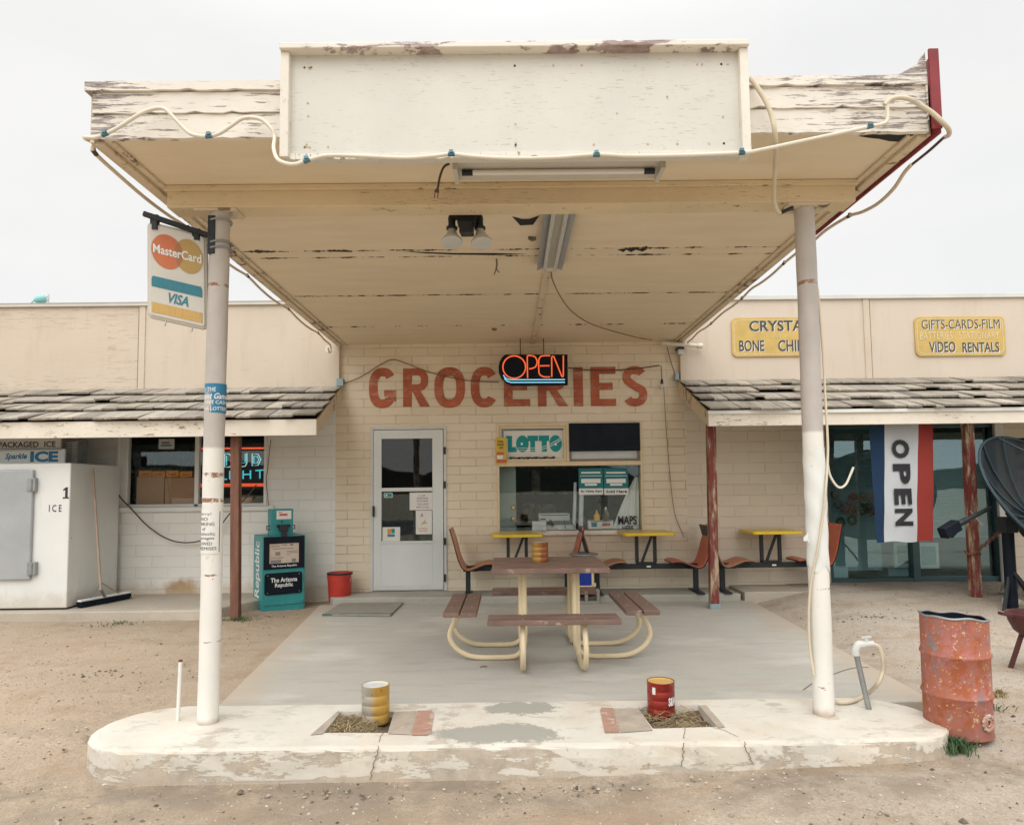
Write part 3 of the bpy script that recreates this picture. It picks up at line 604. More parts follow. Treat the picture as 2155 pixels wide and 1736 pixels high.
# ================================================================== building
bld = thing('store_building', 'long low cream and white painted block store with grocery lettering over its entrance', 'building', (0, 0, 0))
def wall(name, x0, x1, z0, z1, Y, holes, mat, depth=.16):
    m = MB(); X = sorted({x0, x1, *[h[0] for h in holes], *[h[1] for h in holes]}); ZZ = sorted({z0, z1, *[h[2] for h in holes], *[h[3] for h in holes]})
    idx = {}
    for z in ZZ:
        for x in X: idx[(x, z)] = len(m.v); m.v.append((x, Y, z))
    for i in range(len(X)-1):
        for j in range(len(ZZ)-1):
            cx, cz = (X[i]+X[i+1])/2, (ZZ[j]+ZZ[j+1])/2
            if any(h[0] < cx < h[1] and h[2] < cz < h[3] for h in holes): continue
            m.f.append((idx[(X[i], ZZ[j])], idx[(X[i+1], ZZ[j])], idx[(X[i+1], ZZ[j+1])], idx[(X[i], ZZ[j+1])])); m.c.append((1, 1, 1))
    for a, b, c, d in holes:
        P4 = [(a, c), (b, c), (b, d), (a, d)]
        for i in range(4):
            p, q = P4[i], P4[(i+1) % 4]; m.poly([(p[0], Y, p[1]), (p[0], Y+depth, p[1]), (q[0], Y+depth, q[1]), (q[0], Y, q[1])])
    return part(name, m, mat, bld)
XL, XR = A(706, 1000, 0).x, A(1440, 800, 0).x
WL = R(243, 905, 562, 1066, 0); DR = R(780, 898, 940, 1246, 0); MW = R(1046, 891, 1353, 1116, 0); SF = R(1742, 880, 2106, 1228, 0)
DR = (DR[0], DR[1], .08, DR[3])
wall('wall', -10, XL, -.1, 3.7, 0, [WL], M['white_brick'])
wall('wall', XL, XR, -.1, 3.7, 0, [DR, MW], M['cream_brick'])
wall('wall', XR, 10, -.1, 3.7, 0, [SF], M['pale_brick'])
# shell and dark interior
m = MB(); m.box(-10.1, 10.1, -.04, 7.2, 3.72, 3.80); part('roof', m, M['roofing'], bld)
m = MB(); m.box(-10.1, 10.1, 7.0, 7.2, -.1, 3.72); m.box(-10.1, -10, 0, 7, -.1, 3.72); m.box(10, 10.1, 0, 7, -.1, 3.72); part('outer_wall', m, M['white_brick'], bld)
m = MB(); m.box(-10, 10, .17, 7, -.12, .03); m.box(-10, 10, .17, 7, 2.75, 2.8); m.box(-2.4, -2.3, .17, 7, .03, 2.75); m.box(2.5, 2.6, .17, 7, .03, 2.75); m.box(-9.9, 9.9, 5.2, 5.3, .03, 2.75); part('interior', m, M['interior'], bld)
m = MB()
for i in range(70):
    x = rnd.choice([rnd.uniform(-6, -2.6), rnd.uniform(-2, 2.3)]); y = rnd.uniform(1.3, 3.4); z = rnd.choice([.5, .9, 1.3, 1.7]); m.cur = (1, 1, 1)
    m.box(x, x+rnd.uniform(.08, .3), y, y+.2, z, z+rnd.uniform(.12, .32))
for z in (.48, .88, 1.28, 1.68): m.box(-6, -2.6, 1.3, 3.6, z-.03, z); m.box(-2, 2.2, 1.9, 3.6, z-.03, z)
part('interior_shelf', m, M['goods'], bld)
# parapet boards above the wings
def board(name, px0, px1, py0, py1, mat, y0=-.06, y1=0): m = MB(); m.rect(R(px0, py0, px1, py1, y0), y0, y1); return part(name, m, mat, bld, .004)
zt = 3.735; zb = 2.66
for x0, x1, mat in ((-10, A(291, 700, -.06).x, 'ply_rough'), (A(305, 700, -.06).x, A(703, 750, -.06).x, 'ply_plain'), (A(1444, 750, -.06).x, A(1823, 700, -.06).x, 'ply_right'), (A(1833, 700, -.06).x, 10, 'ply_right')):
    m = MB(); m.box(x0, x1, -.06, -.001, zb, zt); part('parapet_board', m, M[mat], bld, .003)
for px in (298, 708, 1438, 1828):
    a, b = A(px-7, 740, -.075).x, A(px+6, 740, -.075).x; m = MB(); m.box(a, b, -.075, -.001, zb, zt); part('batten', m, M['ply_plain'], bld, .003)
m = MB(); m.box(-10, -2.1, -.095, .3, zt, zt+.028); part('flashing', m, M['lamp_grey'], bld, .004)
m = MB(); m.box(2.2, 10, -.095, .3, zt, zt+.055); part('flashing', m, M['blue_grey'] if False else M['pale_metal'], bld, .004)

# GROCERIES painted on the brick
def C5(cx, cy): return A(673.4+cx*.3515, 673.4+cy*.3515, 0)
lt = MB(); eps = [.004]
def wm():
    eps[0] += .0003; e = eps[0]; return lambda x, z: (x, -e, z)
LET = [('G', 293, 288, 457, 527), ('R', 498, 290, 657, 521), ('O', 685, 285, 868, 525), ('C', 903, 283, 1064, 522), ('E', 1102, 283, 1256, 518), ('R', 1305, 283, 1482, 518), ('I', 1520, 283, 1572, 517), ('E', 1622, 281, 1768, 516), ('S', 1812, 278, 1957, 517)]
for ch, a, b, c, d in LET:
    p, q = C5(a, d), C5(c, b); x0, z0, x1, z1 = p.x, p.z, q.x, q.z; W_, H_ = x1-x0, z1-z0; t = .112; cx, cz = (x0+x1)/2, (z0+z1)/2; rx, rz = W_/2-t/2, H_/2-t/2*.9
    def arc(a0, a1, k=30, X=cx, Zc=cz, rx=rx, rz=rz, e=2.5):
        o = []
        for i in range(k+1):
            t_ = math.radians(a0+(a1-a0)*i/k); cc, s_ = math.cos(t_), math.sin(t_)
            o.append((X+rx*math.copysign(abs(cc)**(2/e), cc), Zc+rz*math.copysign(abs(s_)**(2/e), s_)))
        return o
    if ch == 'O': lt.ribbon(arc(0, 360)[:-1], t, wm(), True)
    if ch == 'C': lt.ribbon(arc(38, 322), t, wm())
    if ch == 'G':
        lt.ribbon(arc(38, 318), t, wm()); f = wm(); lt.poly([f(x, z) for x, z in ((cx+.02, cz-.03), (x1, cz-.03), (x1, cz-.03-t*.72), (cx+.02, cz-.03-t*.72))])
        f = wm(); lt.poly([f(x, z) for x, z in ((x1-t*.95, cz-.06), (x1, cz-.06), (x1, z0+.08), (x1-t*.95, z0+.09))])
    if ch == 'S':
        lt.ribbon(arc(28, 250, 22, cx, z1-H_*.27, rx, H_*.27-t/2*.85, 2.2)[:19]+[(cx, cz), (cx+rx*.55, cz-.03)]+arc(40, -152, 22, cx, z0+H_*.285, rx, H_*.285-t/2*.85, 2.2), t*.92, wm())
    if ch == 'I': f = wm(); lt.poly([f(x, z) for x, z in ((x0, z0), (x1, z0), (x1, z1), (x0, z1))])
    if ch == 'E':
        f = wm(); s = t*.82; h = H_
        lt.poly([f(x, z) for x, z in ((x0, z0), (x1, z0), (x1, z0+s), (x0+t, z0+s), (x0+t, cz-s/2), (x1-.04, cz-s/2), (x1-.04, cz+s/2), (x0+t, cz+s/2), (x0+t, z1-s), (x1, z1-s), (x1, z1), (x0, z1))])
    if ch == 'R':
        f = wm(); lt.poly([f(x, z) for x, z in ((x0, z0), (x0+t, z0), (x0+t, z1), (x0, z1))]); s = t*.8; zm = z0+H_*.40
        lt.ribbon([(x0+t, z1-s/2), (cx+.02, z1-s/2)]+arc(80, -80, 14, cx+.02, (z1+zm)/2, x1-cx-.02-t/2-.01, (z1-zm)/2-s/2, 2.2)+[(cx+.02, zm+s/2), (x0+t, zm+s/2)], s*1.05, wm())
        f = wm(); lt.poly([f(x, z) for x, z in ((cx-.055, zm+.01), (cx+.05, zm+.01), (x1, z0), (x1-t*1.1, z0))])
part('painted_lettering', lt, M['letter_red'], bld, label='large faded red painted word GROCERIES across the brick')

# ---- storm door
door = thing('storm_door', 'white aluminium storm door with two dark panes under the painted lettering', 'door', (A(860, 1245, 0).x, 0, .08))
m = MB(); f0 = DR; t = .035
m.box(f0[0], f0[0]+t, -.02, .1, .08, f0[3]); m.box(f0[1]-t, f0[1], -.02, .1, .08, f0[3]); m.box(f0[0]+t, f0[1]-t, -.02, .1, f0[3]-t, f0[3]); part('door_frame', m, M['pale_metal'], door, .003)
UG = R(803, 923, 910, 1026, -.02); LG = R(803, 1034, 910, 1138, -.02)
m = MB(); x0, x1, z0, z1 = f0[0]+t+.006, f0[1]-t-.006, .09, f0[3]-t-.008
m.box(x0, UG[0], -.03, .01, z0, z1); m.box(UG[1], x1, -.03, .01, z0, z1); m.box(UG[0], UG[1], -.03, .01, UG[3], z1); m.box(UG[0], UG[1], -.03, .01, LG[3], UG[2]); m.box(UG[0], UG[1], -.03, .01, z0, LG[2]); part('door_leaf', m, M['door_white'], door, .003)
m = MB(); m.box(UG[0]-.02, UG[1]+.02, -.042, -.031, LG[2]-.03, LG[2]-.002); m.box(UG[0]-.002, UG[1]+.002, -.04, -.031, LG[3]+.002, UG[2]-.002); part('glazing_trim', m, M['door_white'], door, .003)
m = MB(); m.box(x0+.02, x1-.02, -.038, -.031, .10, .155); part('kick_plate', m, M['pale_metal'], door, .003)
m = MB(); m.box(UG[0], UG[1], -.008, -.004, UG[2], UG[3]); part('pane', m, M['screen_glass'], door)
m = MB(); m.box(LG[0], LG[1], -.008, -.004, LG[2], LG[3]); part('pane', m, M['glass'], door)
hp = A(786, 1075, -.04); m = MB(); m.box(hp.x-.012, hp.x+.012, -.05, -.031, hp.z-.07, hp.z+.06); m.tube(cr([(hp.x, -.05, hp.z+.05), (hp.x+.006, -.085, hp.z+.03), (hp.x+.006, -.085, hp.z-.05), (hp.x, -.06, hp.z-.07)], 5), .009, 6); part('handle', m, M['black'], door)
for py in (948, 1020, 1139, 1216):
    p = A(936, py, -.04); m = MB(); m.box(p.x-.012, p.x+.012, -.045, -.021, p.z-.045, p.z+.045); part('hinge', m, M['dark_metal'], door, .003)
# papers on the door
def note(name, px, label, cat, Y, items, mat='paper', group=None):
    r = R(*px, Y); m = MB(); m.box(r[0], r[1], Y, Y+.003, r[2], r[3]); t_ = thing(name, label, cat, ((r[0]+r[1])/2, Y, r[2]), group); part('sheet', m, M[mat], t_)
    mp_ = lambda u, v, e=0: Vector((r[0]+(r[1]-r[0])*u, Y-.0015-e, r[2]+(r[3]-r[2])*v))
    for nm, mt, fn in items: q = MB(); fn(q, mp_); part(nm, q, M[mt], t_)
    return t_
def sq(u0, v0, u1, v1, e=0): return lambda q, f: q.poly([f(u0, v0, e), f(u1, v0, e), f(u1, v1, e), f(u0, v1, e)])
def tx(*rows): return lambda q, f: [letters(q, *((r[0], f)+tuple(r[1:5])), bold=(r[5] if len(r) > 5 else .01)) for r in rows]
def blk(*rs): return lambda q, f: [q.poly([f(a, b), f(c, b), f(c, d), f(a, d)]) for a, b, c, d in rs]
note('door_sticker', (808, 1037, 826, 1047), 'small green sticker with white border in top corner of lower door pane', 'sticker', -.014, [('green_field', 'teal_ink', sq(.08, .12, .92, .88)), ('white_mark', 'white_ink', lambda q, f: q.disc(.3, .5, .12, .2, lambda u, v: f(u, v, .001), 12))])
note('paper_notice', (862, 1036, 910, 1073), 'white handwritten notice with coloured text lines taped inside door', 'paper notice', -.014, [*[('lettering', mt, tx(rw)) for mt, rw in (('ink_red', ('F.C.M.', .4, .78, .7, .86)), ('ink_red', ('WON HERE', .3, .46, .8, .56)), ('ink_red', ('EMPLOYEES', .3, .12, .85, .2)), ('ink_blue', ('ARIZONA', .3, .62, .82, .72)), ('ink_blue', ('THE LUCKY', .32, .28, .84, .38)))]])
note('paper_notice', (875, 1074, 909, 1124), 'white drawing sheet with yellow figure and red text taped below notice on door', 'paper notice', -.0145, [('drawing', 'yellow_strip', lambda q, f: q.ribbon([(.35, .4), (.5, .5), (.6, .62), (.5, .48), (.68, .46)], .05, f)), ('drawing', 'ink', lambda q, f: q.ribbon([(.3, .72), (.38, .86), (.46, .74)], .03, f)), ('lettering', 'ink_red', tx(('ALL PERSONS', .15, .22, .75, .27), ('WELCOME', .2, .12, .7, .17)))])
note('door_card', (805, 1109, 842, 1138), 'white card with orange, green and purple square in lower corner of door pane', 'card', -.014, [('orange_square', 'card_orange', sq(.28, .5, .5, .88)), ('green_square', 'teal_ink', sq(.51, .55, .7, .88)), ('purple_band', 'ink_blue', sq(.28, .3, .7, .48))])

# ---- shop window with lotto sign
win = thing('shop_window', 'cream framed shop window with two small upper sashes over one wide pane', 'window', (A(1199, 1115, 0).x, 0, MW[2]))
m = MB(); a0, a1, b0, b1 = MW; t = .03
zmid0, zmid1 = A(1200, 980, 0).z, A(1200, 971, 0).z; xm = A(1195, 930, 0).x
m.box(a0, a0+t, -.02, .1, b0, b1); m.box(a1-t, a1, -.02, .1, b0, b1); m.box(a0+t, xm-.02, -.018, .1, b1-t, b1); m.box(a0+t, a1-t, -.022, .09, zmid0, zmid1); m.box(xm-.02, xm+.015, -.02, .09, zmid1, b1); part('frame', m, M['frame_cream'], win, .004)
m = MB(); q = R(1058, 903, 1189, 968, .03); L_ = .032
o_ = (a0+t, xm-.02, zmid1, b1-t); m.box(o_[0], o_[0]+L_, .0, .05, o_[2], o_[3]); m.box(o_[1]-L_, o_[1], 0, .05, o_[2], o_[3]); m.box(o_[0]+L_, o_[1]-L_, 0, .05, o_[3]-L_, o_[3]); m.box(o_[0]+L_, o_[1]-L_, 0, .05, o_[2], o_[2]+L_*1.3); part('sash', m, M['frame_cream'], win, .004)
m = MB(); m.box(o_[0], o_[1], .052, .056, o_[2], o_[3]); part('pane', m, M['glass'], win)
m = MB(); m.box(a0+t, a1-t, .06, .066, b0, zmid0); part('pane', m, M['glass'], win)
r2 = (xm+.015, a1-t, zmid1, b1); m = MB(); m.box(r2[0], r2[1], -.035, .03, A(1270, 949, 0).z, b1-.002); part('black_panel', m, M['navy_black'], win, .004)
m = MB(); m.box(r2[0], r2[0]+.03, .0, .06, r2[2], r2[2]+.13); m.box(r2[1]-.03, r2[1], 0, .06, r2[2], r2[2]+.13); m.box(r2[0]+.03, r2[1]-.03, 0, .06, r2[2], r2[2]+.03); part('sash', m, M['brown_metal'], win, .004)
m = MB(); m.box(r2[0]+.03, r2[1]-.03, .03, .036, r2[2]+.03, r2[2]+.14); part('pane', m, M['curtain'], win)
m = MB(); m.box(a0-.01, a1+.03, -.06, .09, b0-.055, b0); part('sill', m, M['awning_fascia'], win, .006)
# ---- left window
lw = thing('wing_window', 'wide low white framed window under the left shingled awning', 'window', (A(402, 1066, 0).x, 0, WL[2]))
a0, a1, b0, b1 = WL; gx0, gx1 = A(272, 1000, .06).x, A(559, 1000, .06).x; xm = A(416, 1000, .06).x
m = MB(); m.box(a0, a0+.05, -.015, .1, b0, b1); m.box(a0+.05, gx0, .02, .1, b0, b1); m.box(gx1, a1, -.015, .1, b0, b1); m.box(xm-.03, xm+.025, .03, .1, b0, b1); m.box(gx0, gx1, .03, .1, b0, b0+.035); part('frame', m, M['white_paint'], lw, .006)
for x0, x1 in ((gx0, xm-.03), (xm+.025, gx1)): m = MB(); m.box(x0, x1, .06, .066, b0+.035, b1); part('pane', m, M['glass'], lw)
m = MB(); m.box(A(236, 1070, -.05).x, A(575, 1070, -.05).x, -.05, .1, b0-.06, b0-.001); part('sill', m, M['white_paint'], lw, .008)
# ---- storefront
sf = thing('glass_storefront', 'dark framed sliding glass storefront under the right shingled awning', 'storefront', (A(1920, 1228, 0).x, 0, SF[2]))
a0, a1, b0, b1 = SF; xm = A(1921, 1100, .06).x; t = .05
m = MB(); m.box(a0, a0+t, .02, .12, b0, b1); m.box(a1-t, a1, .02, .12, b0, b1); m.box(xm-.045, xm+.045, .01, .13, b0, b1); m.box(a0+t, xm-.045, .02, .12, b0, b0+.07); m.box(xm+.045, a1-t, .02, .12, b0, b0+.08); m.box(a0+t, a1-t, .02, .12, b1-.12, b1); part('frame', m, M['teal_glass_frame'], sf, .004)
for x0, x1 in ((a0+t, xm-.045), (xm+.045, a1-t)): m = MB(); m.box(x0, x1, .07, .076, b0+.07, b1-.12); part('pane', m, M['glass_teal'], sf)
m = MB(); q = R(1748, 930, 1852, 1200, .3); zz = q[2]
while zz < q[3]: m.hexa([(q[0], .30, zz), (q[1], .30, zz), (q[1], .335, zz+.022), (q[0], .335, zz+.022), (q[0], .302, zz+.003), (q[1], .302, zz+.003), (q[1], .337, zz+.025), (q[0], .337, zz+.025)]); zz += .03
part('blind', m, M['blind'], sf); m = MB(); q = R(1936, 930, 2090, 1130, .3); zz = q[2]
while zz < q[3]: m.hexa([(q[0], .30, zz), (q[1], .30, zz), (q[1], .335, zz+.022), (q[0], .335, zz+.022), (q[0], .302, zz+.003), (q[1], .302, zz+.003), (q[1], .337, zz+.025), (q[0], .337, zz+.025)]); zz += .03
part('blind', m, M['blind'], sf)
m = MB(); m.rect(R(1745, 895, 2110, 1240, 1.6), 1.6, 1.65); m.box(SF[0], SF[1], .2, 1.6, .0, .06); part('room_back', m, M['room_teal'], sf)
m = MB(); m.rect(R(2103, 890, 2121, 1240, -.05), -.05, 0); part('corner_trim', m, M['white_paint'], bld, .004)
# ================================================================== awnings
def awning(side, label):
    x_wall, x_front = (A(718, 812, -.05).x, A(668, 900, -1.36).x) if side < 0 else (A(1427, 797, -.05).x, A(1489, 885, -1.36).x)
    xo = -10 if side < 0 else 10
    zt_ = 2.665 if side < 0 else 2.70; zf = 2.125 if side < 0 else 2.165; zl = 1.95 if side < 0 else 2.0
    aw = thing('shingle_awning', label, 'awning', (x_front, -.7, zl))
    top_, bot = Vector((0, -.05, zt_)), Vector((0, -1.42, zf)); dv = bot-top_; Ls = dv.length; dv.normalize(); nv = Vector((0, dv.z, -dv.y)); nv = nv if nv.z > 0 else -nv
    m = MB(); edge = x_wall
    def xlim(s): return x_wall+(x_front-x_wall)*s/Ls
    rows = 4; ex = Ls/rows
    for k in range(rows):
        s1b = (k+1)*ex+(.02 if k == rows-1 else 0); x = xlim(s1b)
        while abs(x) < 9.6:
            wd = rnd.uniform(.09, .24); x2 = x+side*wd; s1 = s1b+rnd.uniform(-.015, .02)+.018*math.sin(x*3+k*2); s0 = k*ex-.06
            v_ = rnd.uniform(.72, 1.12)*(1.0 if rnd.random() < .9 else .7); m.cur = (v_*rnd.uniform(1, 1.04), v_, v_*rnd.uniform(.93, 1.0))
            hb = rnd.uniform(.036, .052)+(rnd.uniform(.0, .025) if rnd.random() < .25 else 0); h0 = .004; gp_ = .004*side; tw = rnd.uniform(-.008, .008)
            a, b = x+gp_, x2; 
            def pt(xx, s, h): return top_+dv*s+nv*h+Vector((xx, 0, 0))
            th = .02
            m.hexa([pt(a, s1, hb-th), pt(b, s1+tw, hb-th), pt(b, s0, h0-.004), pt(a, s0, h0-.004), pt(a, s1, hb), pt(b, s1+tw, hb+tw*.6), pt(b, s0, h0), pt(a, s0, h0)])
            x = x2
    part('shingles', m, M['shake'], aw)
    m = MB(); s = side
    m.hexa([(x_wall, -.05, zt_-.06), (xo, -.05, zt_-.06), (xo, -1.37, zf-.06), (x_front, -1.37, zf-.06), (x_wall, -.05, zt_-.012), (xo, -.05, zt_-.012), (xo, -1.37, zf-.012), (x_front, -1.37, zf-.012)]); part('roof_deck', m, M['underlay'], aw)
    m = MB(); m.box(min(x_front, xo), max(x_front, xo), -1.40, -1.365, zl, zf-.0); part('fascia_board', m, M['awning_fascia'], aw, .004)
    if side > 0: m = MB(); m.box(x_front-.01, xo, -1.425, -1.402, zf-.035, zf+.004); part('drip_edge', m, M['white_paint'], aw, .003)
    m = MB(); e = .022*side
    P_ = [(x_wall, -.05, zt_-.005), (x_front, -1.364, zf-.005), (x_front, -1.364, zl+.002), (x_wall, -.05, zt_-.19)]
    m.prism(P_, (e, 0, 0)); part('end_board', m, M['trim_tan'], aw, .003)
    posts = [(496, 1297, 0., 'post_bare', -2.988)] if side < 0 else [(1503, 1278, .0, 'post', 0), (2053, 1259, .085, 'post', 0)]
    for px, py, zb_, mt, _ in posts:
        b = Z(px, py, zb_); y = -1.19 if side < 0 else (-1.05 if px < 1700 else -1.15); b = A(px, py, y); zb2 = gz(b.x, b.y)-.02 if px != 1503 else .05; h = .047
        tpx = {496: 497, 1503: 1496, 2053: 2036}[px]; tp = A(tpx, 900, y)
        m = MB(); nseg = 24; zz0, zz1 = zb2, zl+.10
        for i in range(nseg):
            za, zc = zz0+(zz1-zz0)*i/nseg, zz0+(zz1-zz0)*(i+1)/nseg
            xa, xc = b.x+(tp.x-b.x)*i/nseg, b.x+(tp.x-b.x)*(i+1)/nseg
            if i == 0: ring = [(xa+sx*h, y+sy*h, za) for sx, sy in ((-1, -1), (1, -1), (1, 1), (-1, 1))]; m.add(ring, [])
            m.add([(xc+sx*h, y+sy*h, zc) for sx, sy in ((-1, -1), (1, -1), (1, 1), (-1, 1))], [])
        m.f = [(i*4+j, i*4+(j+1) % 4, i*4+4+(j+1) % 4, i*4+4+j) for i in range(nseg) for j in range(4)]; m.c = [(1, 1, 1)]*len(m.f)
        po = part('post', m, M[mt], aw, .006)
        if px == 1503: m = MB(); m.box(b.x-.056, b.x+.056, y-.056, y+.056, 0, .055); part('post_foot', m, M['blue_grey'], po, .003)
    return aw
awning(-1, 'left grey wood shingle awning with white fascia over the ice freezer')
awning(1, 'right grey wood shingle awning with peeling fascia and two red posts')

# ================================================================== canopy
CL, CR_, CF, CZ, CT = -2.193, 2.272, -5.36, 3.222, 3.515
can = thing('canopy', 'weathered cream wooden petrol station canopy on two steel columns', 'canopy', (0, -2.7, 0))
m = MB(); m.box(CL+.02, CR_-.02, CF+.03, -.002, CZ, CZ+.05); part('soffit', m, M['soffit'], can)
m = MB(); m.box(CL+.02, CR_-.02, CF+.03, -.1, CZ+.12, CT-.04); part('roof_deck', m, M['roofing'], can)
def rag(x0, x1, z0, z1, y0, y1, amp=.006, nn=90):
    m = MB(); P0 = []
    for i in range(nn+1): P0.append((x0+(x1-x0)*i/nn, z0+rnd.uniform(-amp, amp)*.6+(rnd.random() < .08)*amp*1.4))
    for i in range(nn, -1, -1): P0.append((x0+(x1-x0)*i/nn, z1+rnd.uniform(-amp, amp)*.35))
    return m.prism([(x, y0, z) for x, z in P0], (0, y1-y0, 0))
part('fascia_board', rag(CL+.02, CR_-.03, CZ-.004, CZ+.124, CF, CF+.03), M['fascia'], can)
part('fascia_board', rag(CL+.03, CR_-.045, CZ+.126, CZ+.238, CF-.012, CF+.03), M['fascia'], can)
part('fascia_board', rag(CL-.004, CR_-.05, CZ+.240, CT-.004, CF-.03, CF+.03), M['fascia'], can)
for x0, x1 in ((CL-.004, CL+.02), (CR_-.02, CR_)):
    m = MB(); m.box(x0, x1, CF+.031, -.08, CZ-.012, CT-.02); part('side_fascia', m, M['trim_tan'], can, .003)
for s, xa in ((1, CL+.02), (-1, CR_-.02)):
    for o, wd, dz in ((.0, .05, .022), (.085, .022, .016)):
        m = MB(); m.box(min(xa+s*o, xa+s*(o+wd)), max(xa+s*o, xa+s*(o+wd)), CF+.04, -.01, CZ-dz, CZ-.001); part('edge_moulding', m, M['trim_tan'], can, .003)
for py in (621, 686):
    yj = Z(900, py, CZ).y; m = MB(); m.box(CL+.1, CR_-.1, yj-.012, yj+.012, CZ-.007, CZ-.001); part('joint_strip', m, M['soffit'], can)
def gap(px, zoff=.0015, nm='soffit_crack'): part(nm, MB().poly([tuple(Z(x, y, CZ-zoff)) for x, y in px]), M['underlay'], can)
gap([(842, 529), (900, 531), (960, 533), (1040, 533), (1112, 535), (1040, 537.5), (960, 536.5), (900, 534)]); gap([(1298, 525), (1312, 531), (1318, 526), (1328, 531), (1338, 526), (1352, 530), (1362, 525), (1330, 523)]); gap([(700, 528), (740, 529), (742, 531), (700, 530)])
gap([(1805, 287), (1840, 283), (1912, 282), (1925, 285), (1905, 291), (1895, 299), (1872, 298), (1850, 293), (1830, 291)], .0017, 'soffit_hole')
# beam
bx0, bx1 = A(352, 410, -4.76).x, A(1800, 405, -4.76).x
m = MB(); m.box(bx0, bx1, -4.765, -4.60, 3.088, CZ-.001); part('beam', m, M['beam'], can, .006)
m = MB(); m.box(bx0-.01, bx1+.01, -4.785, -4.766, CZ-.035, CZ-.002); part('beam_moulding', m, M['beam'], can, .004)
# columns
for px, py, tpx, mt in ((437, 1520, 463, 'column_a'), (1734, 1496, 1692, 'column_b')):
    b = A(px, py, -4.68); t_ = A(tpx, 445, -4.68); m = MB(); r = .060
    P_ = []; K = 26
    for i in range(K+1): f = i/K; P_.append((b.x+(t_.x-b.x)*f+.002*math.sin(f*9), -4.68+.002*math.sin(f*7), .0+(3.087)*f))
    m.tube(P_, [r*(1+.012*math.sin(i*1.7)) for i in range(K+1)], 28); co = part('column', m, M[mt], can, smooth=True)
    m = MB(); m.box(t_.x-.13, t_.x+.13, -4.76, -4.605, 3.074, 3.0875); part('flange', m, M['trim_tan'], co, .003)
M['rust_nail'] = paint('rust_nail', (.55, .42, .28), .7, .3, 30)
# billboard panel
sg = R(588, 94, 1577, 330, -5.46); y0 = -5.46; m = MB()
sx0 = A(590, 215, y0).x; sx1 = A(1577, 215, y0).x; sz1 = A(1080, 95, y0).z; sz0 = A(1085, 326, y0).z
m.box(sx0+.03, sx1-.03, y0+.03, y0+.085, sz0, sz1-.02); part('sign_panel', m, M['sign_face'], can)
m = MB(); m.box(sx0, sx1, y0-.035, y0+.09, sz1-.03, sz1); part('panel_trim', m, M['sign_top'], can, .004)
for x0, x1 in ((sx0, sx0+.045), (sx1-.045, sx1)): m = MB(); m.box(x0, x1, y0-.01, y0+.088, sz0-.004, sz1-.031); part('panel_trim', m, M['sign_trim'], can, .004)
part('panel_trim', rag(sx0+.046, sx1-.046, sz0-.006, sz0+.022, y0+.012, y0+.0295, .008, 120), M['sign_trim'], can)
for i in range(46):
    u = rnd.choice([.02+.02*rnd.random(), .97, rnd.random(), rnd.random(), .5, .5]); v = rnd.choice([.93, .07, .93, .07, rnd.random()]); x = sx0+.06+(sx1-sx0-.12)*u; z = sz0+.03+(sz1-sz0-.09)*v
    m = MB(); m.cyl((x, y0+.031, z), (x, y0+.0275, z), .0055, k=8); part('nail_head', m, M['rust_nail'], can)
# red flashing along the right edge, torn corner
ye = Z(1728, 488, CZ).y
m = MB(); m.prism([(CR_+.004, CF-.03, CZ-.03), (CR_+.004, CF-.03, CT+.14), (CR_+.004, CF+.1, CT+.10), (CR_+.004, ye, CT-.02), (CR_+.004, ye, CZ-.03)], (.014, 0, 0)); part('red_flashing', m, M['red_flash'], can, .002)
m = MB(); m.box(CR_-.035, CR_+.016, CF-.046, CF-.032, CZ-.01, CT+.13); part('red_flashing', m, M['red_flash'], can, .002)
m = MB(); m.prism([(CR_-.2, CF-.02, CT-.004), (CR_-.08, CF-.025, CT+.06), (CR_-.045, CF-.025, CT+.125), (CR_-.038, CF-.025, CT), (CR_-.038, CF-.02, CZ+.05), (CR_-.05, CF-.02, CT-.02)], (0, .03, 0)); part('torn_board', m, M['fascia'], can)
# ================================================================== things on and under the canopy
# front fluorescent fixture
t = thing('fluorescent_light', 'long boxy one tube fluorescent light behind the blank canopy panel with loose cord', 'ceiling light', (.3, -5.2, 3.1))
m = MB(); a = A(945, 342, -5.22); b = A(1408, 338, -5.22); zc = CZ-.008
def fx(px): return A(px, 355, -5.18).x
x0, x1 = fx(945), fx(1405)
m.prism([(x0, -5.27, zc), (x0, -5.27, zc-.075), (x0, -5.25, zc-.08), (x0, -5.10, zc-.02), (x0, -5.10, zc)], (x1-x0, 0, 0)); part('housing', m, M['brown_metal'], t, .003)
m = MB(); m.prism([(x0+.03, -5.245, zc-.083), (x0+.03, -5.06, zc-.105), (x0+.03, -5.06, zc-.095), (x0+.03, -5.245, zc-.073)], (x1-x0-.06, 0, 0)); part('reflector', m, M['lamp_grey'], t, .002)
m = MB(); m.tube([(x0+.07, -5.17, zc-.112), (x1-.07, -5.17, zc-.112)], .015, 12); part('tube', m, M['tube_white'], t, smooth=True)
for xx in (x0+.07, x1-.13): m = MB(); m.tube([(xx, -5.17, zc-.112), (xx+.06, -5.17, zc-.112)], .0162, 12); part('tube_cap', m, M['black'], t, smooth=True)
for xx in (x0+.025, x1-.05): m = MB(); m.box(xx, xx+.025, -5.25, -5.06, zc-.13, zc-.02); part('end_bracket', m, M['lamp_grey'], t, .002)
m = MB(); c_ = cr([A(945, 345, -5.24), A(934, 352, -5.25), A(926, 372, -5.25), A(921, 398, -5.25)], 6); m.tube(c_, .007, 6); e = A(919, 404, -5.25); m.tube([c_[-1], e], [.008, .015], 8)
for dx in (-.008, .008): m.tube([e+Vector((dx, 0, 0)), e+Vector((dx-.004, 0, -.035))], .003, 5)
part('cord', m, M['wire'], t, smooth=True)
